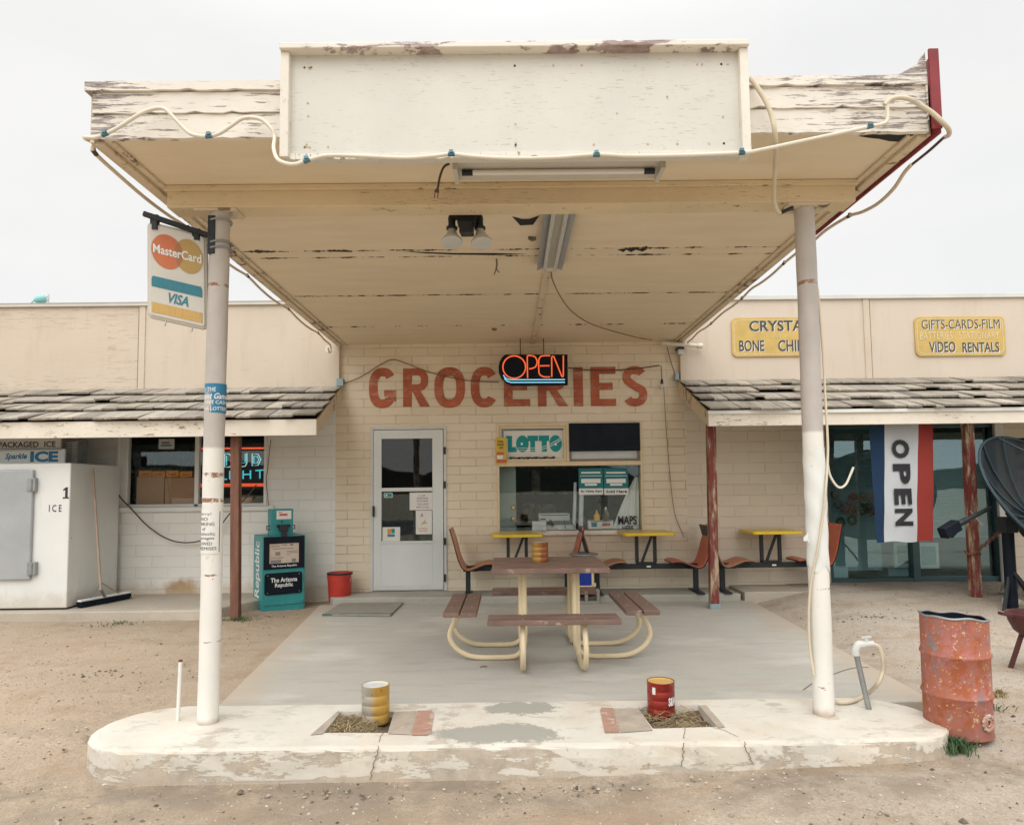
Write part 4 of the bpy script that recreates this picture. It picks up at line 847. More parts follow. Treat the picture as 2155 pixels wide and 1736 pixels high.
# strip light running towards the wall
q = [Z(1158, 450, CZ-.06), Z(1206, 450, CZ-.06), Z(1181, 570, CZ-.06), Z(1131, 568, CZ-.06)]
ya, yb = -4.55, (q[2].y+q[3].y)/2; xa = A(1181, 449, -4.55).x; xb = (q[2].x+q[3].x)/2
t = thing('strip_light', 'two tube silver strip light running back along canopy ceiling towards the shop', 'ceiling light', (xa, ya, CZ-.09))
sx = lambda yy: xa+(xb-xa)*(yy-ya)/(yb-ya)
m = MB(); W2 = .035; m.hexa([(xa-W2, ya, CZ-.045), (xa+W2, ya, CZ-.045), (xb+W2, yb, CZ-.045), (xb-W2, yb, CZ-.045), (xa-W2, ya, CZ-.001), (xa+W2, ya, CZ-.001), (xb+W2, yb, CZ-.001), (xb-W2, yb, CZ-.001)]); part('housing', m, M['lamp_grey'], t, .003)
for s in (-1, 1):
    m = MB(); m.hexa([(xa+s*.075-.03, ya, CZ-.062+(.02 if s > 0 else 0)), (xa+s*.075+.03, ya, CZ-.062+(.02 if s < 0 else 0)), (xb+s*.075+.03, yb, CZ-.062+(.02 if s < 0 else 0)), (xb+s*.075-.03, yb, CZ-.062+(.02 if s > 0 else 0)), (xa+s*.075-.03, ya, CZ-.054+(.02 if s > 0 else 0)), (xa+s*.075+.03, ya, CZ-.054+(.02 if s < 0 else 0)), (xb+s*.075+.03, yb, CZ-.054+(.02 if s < 0 else 0)), (xb+s*.075-.03, yb, CZ-.054+(.02 if s > 0 else 0))]); part('reflector', m, M['steel_grey'], t)
    m = MB(); m.tube([(xa+s*.042, ya+.03, CZ-.072), (xb+s*.042, yb-.03, CZ-.072)], .016, 12); part('tube', m, M['bulb_glass'], t, smooth=True)
# conduit along ceiling and its wire
y1, y2 = Z(1150, 575, CZ).y, -.03; m = MB(); p, q2 = Z(1150, 575, CZ-.012), Vector((A(1122, 722, -.03).x, -.03, CZ-.012)); m.bar(p, q2, .055, .022); solo('conduit_strip', m, M['trim_tan'], 'narrow cream conduit strip running from the strip light to the brick wall', 'conduit', bevel=.003)
m = MB(); P_ = [Z(px, py, CZ-z) for px, py, z in ((1160, 573, .02), (1163, 590, .05), (1180, 625, .06), (1203, 655, .05), (1240, 680, .06), (1290, 697, .04), (1340, 710, .05), (1372, 716, .02))]; m.tube(cr(P_, 6), .006, 6); solo('ceiling_wire', m, M['wire_brown'], 'thin brown wire drooping across canopy ceiling from strip light to white pipe', 'wire', smooth=True)
m = MB(); p, q2 = A(1392, 722, -.15), A(1478, 728, -.15); m.tube([p, q2-Vector((.03, 0, 0))], .026, 14); m.tube([q2-Vector((.06, 0, 0)), q2], .034, 14); solo('drain_pipe', m, M['hose_white'], 'short white plastic pipe end sticking out at the right rear canopy corner', 'pipe', smooth=True)
# floodlights
yb_ = -4.5; c0 = A(983, 452, yb_); t = thing('floodlight', 'twin bulb dark floodlight with motion sensor mounted behind the canopy beam', 'floodlight', (c0.x, yb_, CZ-.25))
r = R(963, 447, 1004, 474, yb_); m = MB(); m.rect((r[0], r[1], r[2], CZ-.001), yb_-.05, yb_+.05); part('junction_box', m, M['dark_metal'], t, .006)
r = R(965, 473, 998, 494, yb_-.03); m = MB(); m.bar(((r[0]+r[1])/2, yb_-.1, (r[2]+r[3])/2-.005), ((r[0]+r[1])/2+.005, yb_+.03, (r[2]+r[3])/2+.012), .085, .075); m.tube([((r[0]+r[1])/2, yb_, r[3]), ((r[0]+r[1])/2, yb_, r[3]+.05)], .015, 8); part('motion_sensor', m, M['black'], t, .008)
for a, b, c, d in ((952, 452, 951, 512), (1008, 452, 1014, 514)):
    p0 = A(a, b+4, yb_); p1 = A(a-1 if a < 980 else a+2, 482, yb_-.02); p2 = A(c, d, yb_-.05); s = -1 if a < 980 else 1
    m = MB(); m.tube(cr([(c0.x+s*.04, yb_, p0.z), (p0.x, yb_, p0.z-.005), (p0.x+s*.003, yb_-.005, p0.z-.04), p1], 5), .024, 12); m.tube([p1+Vector((0, 0, .012)), p1-Vector((0, 0, .004))], .036, 14); lh = part('lamp_holder', m, M['dark_metal'], t, smooth=True)
    dv = (p2-p1); m = MB(); m.tube([p1, p1+dv*.15, p1+dv*.45, p1+dv*.85, p1+dv*.97, p1+dv], [.024, .026, .038, .068, .07, .055], 20); part('bulb', m, M['bulb_glass'], t, smooth=True)
# loose flap / socket hole in soffit
p = Z(1105, 456, CZ-.004); m = MB(); m.poly([(p.x+dx, p.y+dy, CZ-.002) for dx, dy in ((-.09, .0), (-.02, .05), (.03, .05), (.1, -.01), (.06, .16), (-.03, .17))]); part('soffit_hole', m, M['underlay'], can)
p = Z(1045, 545, CZ-.01); m = MB(); m.tube(cr([p, p+Vector((.002, 0, -.05)), p+Vector((-.004, 0, -.09))], 4), .008, 5); m.tube([p+Vector((-.004, 0, -.085)), p+Vector((-.02, 0, -.13))], .005, 5); m.tube([p+Vector((-.004, 0, -.085)), p+Vector((.022, 0, -.115))], .005, 5); part('loose_splinter', m, M['crack'], can)
for px, py in ((1120, 497), (1040, 690)): p = Z(px, py, CZ); m = MB(); m.prism([(p.x-.03, p.y, CZ-.001), (p.x+.03, p.y+.02, CZ-.001), (p.x, p.y+.05, CZ-.001)], (0, 0, -.025)); part('loose_splinter', m, M['crack'], can)

# hoses along the canopy front
def hose(name, pts, r, mat, label, clamps=(), cat='hose', cmat='clamp'):
    t = thing(name, label, cat, pts[len(pts)//2]); m = MB(); P_ = cr(pts, 7); m.tube(P_, r, 10); part('tubing', m, M[mat], t, smooth=True)
    for c in clamps:
        i = min(range(len(P_)), key=lambda i: (P_[i]-Vector(c)).length); j = min(i+1, len(P_)-1); d = (P_[j]-P_[i-1 if i else 0]).normalized(); p = P_[i]
        m = MB(); m.tube([p-d*.017, p+d*.017], r*1.15, 10); m.bar(p+Vector((.006, -.004, .0)), p+Vector((.006, -.004, -.026)), .008, .008); m.bar(p+Vector((-.010, -.010, .010)), p+Vector((.010, -.010, .012)), .010, .014); part('clamp', m, M[cmat], t)
    return t
YH = -5.43; YS = -5.50
H1 = [A(px, py, YH) for px, py in ((178, 290), (205, 289), (245, 271), (290, 243), (318, 231), (338, 228), (352, 234), (375, 258), (398, 280), (420, 287), (440, 287), (462, 281), (488, 264), (510, 250), (532, 248), (553, 254), (572, 272), (578, 290))]+[A(px, py, y) for px, py, y in ((576, 312, -5.47), (583, 334, -5.51), (600, 344, -5.53), (622, 346, -5.53), (645, 338, -5.52), (690, 328, -5.51), (760, 329, -5.51), (850, 333, -5.51), (910, 329, -5.51), (950, 325, -5.51), (1000, 330, -5.51), (1080, 334, -5.51), (1170, 332, -5.51), (1255, 326, -5.51), (1330, 329, -5.51), (1450, 327, -5.51), (1560, 322, -5.51))]+[A(px, py, YH) for px, py in ((1600, 316), (1690, 297), (1780, 278), (1830, 267), (1855, 262), (1866, 256), (1868, 240), (1866, 218))]
hose('canopy_hose', H1, .0102, 'hose_white', 'cream hose with blue clamps looping along the whole front edge of the canopy', [A(220, 283, YH), A(440, 287, YH), A(645, 338, -5.52), A(950, 325, -5.51), A(1255, 326, -5.51), A(1560, 322, -5.51), A(1830, 267, YH)])
H2 = [A(px, py, YH) for px, py in ((1862, 222), (1874, 210), (1895, 206), (1920, 211), (1938, 222), (1962, 238), (1983, 257))]+[A(1996, 272, -5.40), A(1997, 284, -5.3), A(1988, 289, -5.15)]
hose('corner_hose', H2, .0125, 'hose', 'short cream hose arching round the right front canopy corner by the red strip', [A(1928, 216, YH)], cmat='lamp_grey')
xr = CR_+.05
def side(px, py, x):      # point at x on the right or left side of the canopy
    d = ray(px, py); return Vector(CAM+d*(x-CAM[0])/d[0])
H3 = [side(px, py, xr+.02) for px, py in ((1985, 291), (1955, 318), (1920, 346))]; hose('black_cable', H3, .008, 'wire', 'short black cable under the red strip at right canopy edge', cat='cable')
H4 = [side(px, py, xr+.01) for px, py in ((1918, 347), (1903, 364), (1880, 398), (1848, 428), (1815, 446), (1787, 455))]; ys_ = H4[-1].y
for k in range(1, 17): H4.append(Vector((CR_+.03, ys_+(-.12-ys_)*k/16, CZ-.022-.022*abs(math.sin(k*.9)))))
hose('side_hose', H4, .011, 'hose', 'thin cream hose sagging down the right side edge of the canopy', [H4[5], H4[9], H4[13], H4[17]], cmat='wire')
H5 = [side(178, 291, CL-.03), side(200, 303, CL-.035)]; y5 = -5.25
for k in range(0, 19): H5.append(Vector((CL-.025, y5+(-.25-y5)*k/18, CZ-.025-.028*abs(math.sin(k*.785)))))
H5 += [Vector((CL-.03, -.2, CZ-.12)), Vector((CL-.03, -.28, CZ-.15)), Vector((CL-.03, -.33, CZ-.10))]
hose('side_hose', H5, .011, 'hose', 'thin tan hose clipped along the left side edge of the canopy', [H5[2+k] for k in (0, 4, 8, 12, 16)], cmat='wire')
H6 = [A(1578, 165, YH), A(1592, 182, YH), A(1612, 215, YH), A(1624, 245, YH), A(1630, 275, YH), A(1633, 310, -5.36), A(1632, 345, -5.2), A(1629, 390, -5.05), A(1629, 420, -4.92), A(1634, 440, -4.85), A(1641, 449, -4.8)]
hose('hanging_hose', H6, .0125, 'hose', 'cream hose hanging from the panel edge down to right column head', [], cat='hose')
m = MB(); m.tube(cr([A(1640, 450, -4.79), A(1655, 443, -4.78), A(1668, 437, -4.77)], 4), .012, 6); solo('pipe_elbow', m, M['dark_metal'], 'small dark pipe joint between hanging hose and right column flange', 'pipe joint', smooth=True)
# cord down the right column
xc = lambda px, py, dy=-.075: A(px, py, -4.68+dy)
H7 = [xc(*p) for p in ((1716, 585, .0), (1722, 620, 0), (1728, 690, 0), (1733, 760, -.0), (1737, 840, 0), (1741, 910, -.01), (1742, 960, -.02), (1737, 1040), (1731, 1090), (1722, 1150), (1711, 1200, -.05), (1704, 1250, -.03), (1702, 1310, -.02), (1705, 1370, -.02), (1713, 1420, -.04))]
hose('column_cord', H7, .0075, 'hose', 'long cream cord winding down the front of the right column', cat='cord')
H8 = [A(px, py, -4.7) for px, py in ((1741, 972), (1746, 998), (1757, 1018), (1768, 1026), (1780, 1019), (1789, 1000), (1796, 983))]
hose('cord_loop', H8, .007, 'hose_white', 'white cord end curling out beside the right column in front of glass', cat='cord')
# torn wrap on the right column
m = MB(); cx = lambda z: (A(1734, 1496, -4.68).x+(A(1692, 445, -4.68).x-A(1734, 1496, -4.68).x)*z/3.087)
za, zb_ = A(1720, 1195, -4.68).z, A(1720, 945, -4.68).z
def wrapf(u, v):
    z = za+(zb_-za)*v; a = math.radians(-195+210*u); rr = .0625+.002*math.sin(v*23+u*9)
    ex = .020*max(0, u-.9)/.1*(.5+.5*math.sin(v*13+.8))*(v > .2)
    return (cx(z)+(rr+ex)*math.cos(a), -4.68+(rr+ex*.3)*math.sin(a), z+.02*math.sin(u*14)*(abs(v-.5) > .45))
m.grid(wrapf, 40, 40); yw = -4.70; m.prism([A(px, py, yw) for px, py in ((1712, 1098), (1704, 1108), (1698, 1124), (1691, 1131), (1692, 1139), (1699, 1137), (1702, 1143), (1712, 1146))], (0, .004, 0)); solo('torn_wrap', m, M['white_plain'], 'torn white plastic sheet wrapped round the middle of the right column', 'plastic wrap', smooth=True)

# credit card sign on the left column
yA, yB = -4.73, -4.66
TL, TR, BR_, BL = A(313, 469, yA), A(430, 498, yB), A(431, 688, yB), A(314, 662, yA)
U_ = ((TR-TL)+(BR_-BL))/2; V_ = ((TL-BL)+(TR-BR_))/2; N_v = V_.cross(U_).normalized()*-1
N_v = N_v if N_v.y < 0 else -N_v
O_ = BL; t = thing('card_sign', 'weathered double sided credit card sign hanging from the left canopy column', 'sign', (BL+U_*.5))
def rr2(r, k=6):
    o = []; asp = V_.length/U_.length
    for cx_, cy_, a0 in ((1-r, 1-r/asp, 0), (r, 1-r/asp, 90), (r, r/asp, 180), (1-r, r/asp, 270)):
        o += [(cx_+r*math.cos(math.radians(a0+90*i/k)), cy_+r/asp*math.sin(math.radians(a0+90*i/k))) for i in range(k+1)]
    return o
m = MB(); m.prism([O_+U_*u+V_*v for u, v in rr2(.06)], -N_v*.045); part('panel', m, M['sign_panel_white'], t, .006)
m = MB(); m.tube([O_+U_*u+V_*v-N_v*.024 for u, v in rr2(.06)], .017, 6, True); part('frame', m, M['lamp_grey'], t, smooth=True)
def sgn(e): return lambda u, v, e2=0: O_+U_*u+V_*v+N_v*(.0015+e+e2)
def mcd(nm, mt, fn, e): m = MB(); fn(m, sgn(e)); part(nm, m, M[mt], t)
ru = .285; rv = .188
mcd('red_disc', 'mc_red', lambda m, f: m.disc(.325, .728, ru, rv, f), .001); mcd('gold_disc', 'mc_gold', lambda m, f: m.disc(.715, .735, .26, rv, f), .0016)
def lens_(m, f):
    k = 60; P_ = [(.325+ru*math.cos(2*math.pi*i/k), .728+rv*math.sin(2*math.pi*i/k)) for i in range(k)]; Q_ = [(.715+.26*math.cos(2*math.pi*i/k), .735+rv*math.sin(2*math.pi*i/k)) for i in range(k)]
    I = [p for p in P_ if ((p[0]-.715)/.26)**2+((p[1]-.735)/rv)**2 < 1]+[p for p in Q_ if ((p[0]-.325)/ru)**2+((p[1]-.728)/rv)**2 < 1]
    cx_, cy_ = sum(p[0] for p in I)/len(I), sum(p[1] for p in I)/len(I); I.sort(key=lambda p: math.atan2((p[1]-cy_)*1.6, p[0]-cx_)); m.poly([f(*p) for p in I])
mcd('disc_overlap', 'mc_mid', lens_, .0022)
mcd('lettering', 'white_ink', lambda m, f: letters(m, 'MasterCard', f, .075, .685, .945, .785, .022), .003)
mcd('blue_band', 'visa_teal', lambda m, f: m.poly([f(.045, .315), f(.955, .315), f(.955, .405), f(.93, .43), f(.07, .43), f(.045, .405)]), .001)
mcd('gold_band', 'visa_gold', lambda m, f: m.poly([f(.045, .035), f(.955, .035), f(.955, .145), f(.045, .145)]), .001)
mcd('lettering', 'visa_teal', lambda m, f: letters(m, 'VISA', f, .30, .175, .70, .288, .025, .12), .001)
m = MB(); pa, pb = A(302, 450, yA), A(440, 496, yB); m.bar(pa+Vector((0, 0, 0)), pb, .03, .03); part('bracket_arm', m, M['dark_metal'], t, .003)
for u in (.1, .86): pp = O_+U_*u+V_*1.0-N_v*.02; pq = pa+(pb-pa)*((pp.x-pa.x)/(pb.x-pa.x)); m = MB(); m.bar(pq+Vector((0, 0, .015)), pp-V_*.07, .045, .03, (0, 1, 0)); m.bar(pp-V_*.06+N_v*.025, pp+V_*.03+N_v*.025, .03, .008, (0, 1, 0)); part('hanger_clip', m, M['dark_metal'], t)
m = MB(); a_, b_ = A(447, 455, -4.73), A(446, 535, -4.73); m.bar(a_, b_, .045, .03, (0, 1, 0)); part('mount_plate', m, M['dark_metal'], t, .003)
for py in (470, 516, 528): p = A(463, py, -4.68); m = MB(); m.tube([(p.x+.069*math.cos(2*math.pi*i/24), -4.68+.069*math.sin(2*math.pi*i/24), p.z+.01*math.sin(2*math.pi*i/24+2)) for i in range(24)], .006, 6, True); part('band_clamp', m, M['steel_dull'], t)
for u in (.28, .76): p = O_+U_*u-N_v*.02; m = MB(); m.tube([p, p-Vector((0, 0, .02)), p-Vector((.006, 0, .045))], .005, 6); part('bottom_hook', m, M['tin'], t)
# stickers wrapped round the left column
def colx(z): b = A(437, 1520, -4.68).x; tt = A(463, 445, -4.68).x; return b+(tt-b)*z/3.087
def wrapmap(z0, z1, a0, a1, r=.0622):
    return lambda u, v, e=0: Vector((colx(z0+(z1-z0)*v)+(r+e)*math.cos(math.radians(a0+(a1-a0)*u)), -4.68+(r+e)*math.sin(math.radians(a0+(a1-a0)*u)), z0+(z1-z0)*v))
def wrap_label(name, label, cat, py0, py1, a0, a1, mat, items):
    z1, z0 = A(448, py0, -4.745).z, A(448, py1, -4.745).z; f = wrapmap(z0, z1, a0, a1); t = thing(name, label, cat, (colx(z0), -4.68, z0))
    m = MB(); m.grid(lambda u, v: f(u, v), 24, 4); part('sheet', m, M[mat], t, smooth=True)
    for nm, mt, fn in items: q = MB(); fn(q, lambda u, v, e=0: f(u, v, .0012+e)); part(nm, q, M[mt], t)
wrap_label('lottery_sticker', 'blue lottery sticker with white words wrapped round left canopy column', 'sticker', 806, 868, -245, 25, 'lottery_blue',
    [('lettering', 'white_ink', tx(('PLAY THE', .26, .72, .66, .86), ('INSTANT CASH', .2, .30, .92, .42), ('ARIZONA LOTTERY', .12, .08, .96, .2))), ('script_lettering', 'white_ink', lambda q, f: letters(q, 'Instant Game', f, .22, .47, .93, .67, .02, .05)), ('border', 'white_ink', blk((0, .955, 1, .975), (0, .025, 1, .045)))])
wrap_label('paper_sign', 'white paper rule sign with black border wrapped round left canopy column', 'sign', 1072, 1166, -235, -18, 'paper',
    [('border', 'ink', blk((.0, .955, .96, .97), (.0, .03, .96, .045), (.945, .045, .965, .955))), ('lettering', 'ink', tx(('Sorry!', .38, .86, .74, .93, 0), ('NO', .42, .75, .66, .82, 0), ('DRINKING', .25, .64, .82, .71, 0), ('of', .5, .53, .6, .6, 0), ('Alcoholic', .25, .42, .84, .49, 0), ('Beverages', .25, .31, .82, .39, 0), ('ALLOWED', .25, .2, .78, .27, 0), ('ON PREMISES', .12, .09, .88, .16, 0)))])

# neon OPEN sign over the lettering
Y0 = -.32; t = thing('open_sign', 'black hanging sign with glowing orange neon word OPEN over grocery lettering', 'neon sign', A(1122, 810, Y0))
C5n = lambda cx, cy, Y=-.32-.075: A(673.4+cx*.3515, 673.4+cy*.3515, Y)
pts = [C5n(1483, 206), C5n(1485, 388), C5n(1150, 392), C5n(1115, 378), C5n(1085, 345), C5n(1070, 310), C5n(1069, 280), C5n(1075, 250), C5n(1090, 222), C5n(1110, 206)]
m = MB(); m.prism(pts, (0, .09, 0)); part('case', m, M['navy_black'], t, .008)
def neon(nm, mat, px, r=.0085, closed=False, Y=-.42, sub=5, sm=True):
    P_ = [C5n(a, b, Y) for a, b in px]; P_ = cr(P_, sub, closed) if sm else P_; m = MB(); m.tube(P_, r, 8, closed); part(nm, m, M[mat], t, smooth=True)
nr = .0085
neon('letter_tube', 'neon_orange', [(1163+68*math.cos(a), 282+67*math.sin(a)) for a in [2*math.pi*i/20 for i in range(20)]], nr, True, sub=2)
neon('letter_tube', 'neon_orange', [(1243, 348), (1242, 300), (1241, 224), (1246, 214), (1262, 213), (1288, 222), (1300, 250), (1290, 280), (1265, 291), (1252, 292)], nr)
neon('letter_tube', 'neon_orange', [(1378, 214), (1340, 214), (1318, 222), (1310, 245), (1310, 300), (1316, 326), (1340, 340), (1378, 341)], nr); neon('letter_tube', 'neon_orange', [(1316, 275), (1345, 274), (1374, 274)], nr)
neon('letter_tube', 'neon_orange', [(1388, 340), (1387, 225), (1392, 217), (1400, 219), (1448, 338), (1454, 342), (1457, 332), (1457, 213)], nr, sm=False)
neon('underline_tube', 'neon_blue', [(1098, 330), (1108, 345), (1125, 355), (1150, 358), (1466, 357)], .007, sm=False); neon('underline_tube', 'neon_blue', [(1104, 350), (1120, 366), (1145, 374), (1466, 373)], .007, sm=False)
for px in (1200, 1340): m = MB(); m.tube([C5n(px, 206, Y0), Vector((C5n(px, 206, Y0).x, Y0, CZ-.01))], .006, 6); part('hanging_chain', m, M['wire'], t)
# wires across the brick
hose('wall_wire', [A(px, py, -.03) for px, py in ((722, 808), (760, 793), (800, 768), (825, 757), (850, 763), (900, 782), (960, 797), (1010, 803), (1050, 804))], .006, 'wire_brown', 'thin brown wire peaking over the letter G left of open sign', cat='wire')
hose('wall_wire', [A(px, py, -.06) for px, py in ((1196, 774), (1230, 778), (1290, 779), (1345, 775), (1388, 769))], .0075, 'wire', 'dark wire running right from the open sign over painted letters', cat='wire')
t = thing('lamp_socket', 'small dark lamp socket dangling on wire right of painted letters', 'lamp socket', A(1393, 815, -.06)); m = MB(); m.tube([A(1391, 769, -.06), A(1393, 800, -.06)], .006, 6); part('wire', m, M['wire'], t); m = MB(); m.tube([A(1393, 798, -.06), A(1393, 808, -.06)], [.014, .02], 8); part('socket', m, M['black'], t); m = MB(); m.tube([A(1393, 808, -.06), A(1390, 818, -.07)], [.016, .022], 8); part('bulb', m, M['bulb_glass'], t)
hose('wall_wire', [A(px, py, -.05) for px, py in ((1404, 731), (1410, 755), (1418, 780), (1424, 797))], .006, 'wire_brown', 'short reddish wire running down from white pipe to right awning', cat='wire')
hose('wall_wire', [A(px, py, -.02) for px, py in ((1397, 815), (1402, 900), (1410, 1000), (1420, 1080), (1440, 1130))], .0035, 'wire_brown', 'faint long thin wire hanging down brick beside the shop window', cat='wire')
r = R(709, 797, 723, 813, -.06); m = MB(); m.rect(r, -.09, -.001); solo('junction_box', m, M['blue_grey'], 'small pale blue electrical box above left awning corner', 'electrical box', bevel=.004)
r = R(1420, 785, 1428, 800, -.06); m = MB(); m.rect(r, -.09, -.001); solo('junction_box', m, M['blue_grey'], 'small pale blue electrical box at right awning corner', 'electrical box', bevel=.004)
t = thing('wall_lamp', 'small dark lantern fixed at the brick corner under white pipe', 'wall lamp', A(1431, 745, -.1)); r = R(1427, 736, 1437, 746, -.1); m = MB(); m.rect(r, -.13, -.05); part('lamp_glass', m, M['bulb_glass'], t); m = MB(); m.box(r[0]-.01, r[1]+.01, -.14, -.001, r[3], r[3]+.03); part('lamp_cap', m, M['black'], t)

# wooden name boards
def signboard(name, label, px0, py0, px1, py1, rows):
    Y = -.085; r = R(px0, py0, px1, py1, Y); W_, H_ = r[1]-r[0], r[3]-r[2]; t = thing(name, label, 'sign', ((r[0]+r[1])/2, Y, r[2]))
    ol = rrect(r[0], r[1], r[2], r[3], .07, 6); m = MB(); m.prism([(x, Y, z) for x, z in ol], (0, .024, 0)); part('board', m, M['sign_gold'], t, .004)
    ins = [((r[0]+r[1])/2+(x-(r[0]+r[1])/2)*(1-.05/W_*1.2), (r[2]+r[3])/2+(z-(r[2]+r[3])/2)*(1-.05/H_*1.2)) for x, z in densify([(x, z, 0) for x, z in ol], .02) for x, z in [(x, z)]] if False else None
    pp = densify([(x, z, 0) for x, z in ol], .022); cx_, cz_ = (r[0]+r[1])/2, (r[2]+r[3])/2
    ring = [(cx_+(p[0]-cx_)*(1-(.028+.008*(i % 2))*2/W_), cz_+(p[1]-cz_)*(1-(.028+.008*(i % 2))*2/H_)) for i, p in enumerate(pp)]
    m = MB(); m.ribbon(ring, .008, wallmap(Y-.002), True); part('scalloped_border', m, M['sign_edge'], t)
    for s, a, b, c, d, mt, bold in rows:
        q0 = A(a, d, Y); q1 = A(c, b, Y); f = lambda u, v: Vector((u, Y-.0035, v)); sh = lambda u, v: Vector((u+.008, Y-.0025, v-.008))
        if mt == 'sign_ink': m = MB(); letters(m, s, sh, q0.x, q0.z, q1.x, q1.z, bold); part('letter_highlight', m, M['white_ink'], t)
        m = MB(); letters(m, s, f, q0.x, q0.z, q1.x, q1.z, bold); part('lettering', m, M[mt], t)
signboard('name_board', 'yellow carved board reading CRYSTAL and BONE CHINA, partly behind the right column', 1540, 668, 1724, 750, [('CRYSTAL', 1577, 674, 1704, 698, 'sign_ink', .022), ('and', 1620, 702, 1642, 711, 'faded_ink', .0), ('BONE', 1556, 716, 1608, 740, 'sign_ink', .02), ('CHINA', 1638, 715, 1712, 740, 'sign_ink', .02)])
signboard('name_board', 'yellow carved board reading GIFTS CARDS FILM and VIDEO RENTALS at far right', 1926, 666, 2116, 749, [('GIFTS-CARDS-FILM', 1940, 672, 2103, 693, 'sign_ink', .0), ('BATTERIES', 1936, 698, 2004, 715, 'sign_edge', .0), ('STATIONARY', 2018, 697, 2102, 714, 'sign_edge', .0), ('VIDEO', 1956, 719, 2010, 742, 'sign_ink', .018), ('RENTALS', 2026, 720, 2102, 742, 'sign_ink', .018)])

# turquoise spotlight on the roof
p = A(85, 631, .2); t = thing('roof_spotlight', 'small turquoise bullet spotlight standing on the left wing roof edge', 'spotlight', A(83, 645, .2)); m = MB(); a, b = A(96, 628, .2), A(72, 632, .15); dv = b-a; m.tube([a-dv*.02, a, a+dv*.3, a+dv*.7, b], [.02, .05, .058, .05, .028], 14); part('lamp_body', m, M['turquoise'], t, smooth=True)
m = MB(); m.tube([a-dv*.25+Vector((0, 0, .03)), a, a-dv*.25-Vector((0, 0, .04))], .008, 6); m.tube([a-dv*.25+Vector((0, 0, .05)), a-dv*.25-Vector((0, 0, .06))], .01, 6); part('rear_bracket', m, M['tin'], t); m = MB(); m.tube([(p.x, .2, 3.78), (p.x, .2, p.z-.03)], .018, 8); m.tube([b, b+Vector((-.06, 0, -.06))], .008, 6); part('stand', m, M['turquoise'], t)
# ================================================================== under the canopy: furniture
# picnic table
TX, TY = .3166, -3.04
t = thing('picnic_table', 'square brown slatted picnic table with four attached benches on cream bent tubes', 'picnic table', (TX, TY, 0))
m = MB(); ns = 6; hw = .457
for i in range(ns): y = TY-hw+2*hw*i/ns; m.box(TX-hw, TX+hw, y+.003, y+2*hw/ns-.003, .70, .74)
part('tabletop', m, M['bench_wood'], t, .006)
for k in range(4):
    a = k*math.pi/2; ex = Vector((math.cos(a), math.sin(a), 0)); ey = Vector((-math.sin(a), math.cos(a), 0)); c = Vector((TX, TY, 0))
    m = MB()
    for o in (.57, .705):
        pa = c+ex*(o+.062)+Vector((0, 0, .40)); m.bar(pa-ey*.48, pa+ey*.48, .124, .036)
    part('bench', m, M['bench_wood'], t, .006)
    for s in (-1, 1):
        prof = [(.2, .698), (.2, .40), (.2, .16), (.215, .09), (.255, .042), (.32, .024), (.45, .022), (.56, .024), (.65, .04), (.74, .09), (.79, .16), (.795, .22), (.765, .29), (.70, .375)]
        m = MB(); q = cr([c+ex*x+ey*(s*.225)+Vector((0, 0, z)) for x, z in prof], 5); m.tube(q, .0205, 8); leg = part('leg_tube', m, M['frame_cream'], t, smooth=True)
for k in range(4):
    a = k*math.pi/2; ex = Vector((math.cos(a), math.sin(a), 0)); ey = Vector((-math.sin(a), math.cos(a), 0)); c = Vector((TX, TY, 0))
    for s in (-1, 1):
        for o in (.62, .78):
            p = c+ex*o+ey*(s*.225)+Vector((0, 0, .4165)); m = MB(); m.lathe([(.001, .006), (.006, .005), (.010, .001), (.010, 0)], p, 8); part('bolt', m, M['steel_dull'], t)
# coffee cans
def can_(label, x, y, z, r, h, mat, lid, group, txt=None):
    t = thing('coffee_can', label, 'can', (x, y, z), group); prof = [(r*.97, 0), (r, .006)]
    for i in range(1, 4):
        zz = h*i/4; prof += [(r, zz-.004), (r*.985, zz-.0015), (r*.985, zz+.0015), (r, zz+.004)]
    prof += [(r, h-.006), (r*1.02, h-.002), (r*1.0, h), (r*.95, h-.002)]
    o = MB(); o.lathe(prof, (0, 0, 0), 28); b = part('can_body', o, M[mat], t, smooth=True, local=True)
    m = MB(); m.lathe([(.001, h-.008), (r*.8, h-.008), (r*.82, h-.005), (r*.95, h-.003)], (0, 0, 0), 28); part('lid', m, M[lid], t, smooth=True, local=True)
    if txt:
        f = lambda u, v: Vector(((r+.0012)*math.sin(u), -(r+.0012)*math.cos(u), v)); m = MB(); letters(m, txt, f, .35, h*.36, 1.15, h*.60, .04); part('lettering', m, M['white_ink'], t, local=True)
        m = MB(); m.grid(lambda u, v: f(-.85+.25*u, h*(.68+.2*v)), 5, 1); part('label_patch', m, M['paper'], t, local=True)
p = A(1137, 1184, -3.0); can_('gold and red coffee can standing on picnic table', p.x, -3.0, .7405, .068, .165, 'can_table', 'tin', 'coffee cans used as ashtrays')
p = Z(785, 1526, -.03); can_('faded silver and gold coffee can in left island planter hole', p.x, p.y+.08, -.035, .083, .225, 'can_gold', 'pale_metal', 'coffee cans used as ashtrays')
p = Z(1398, 1512, -.03); can_('red coffee can with white lettering in right island planter hole', p.x, p.y+.08, -.035, .083, .21, 'can_red', 'visa_gold', 'coffee cans used as ashtrays', 'S&W')
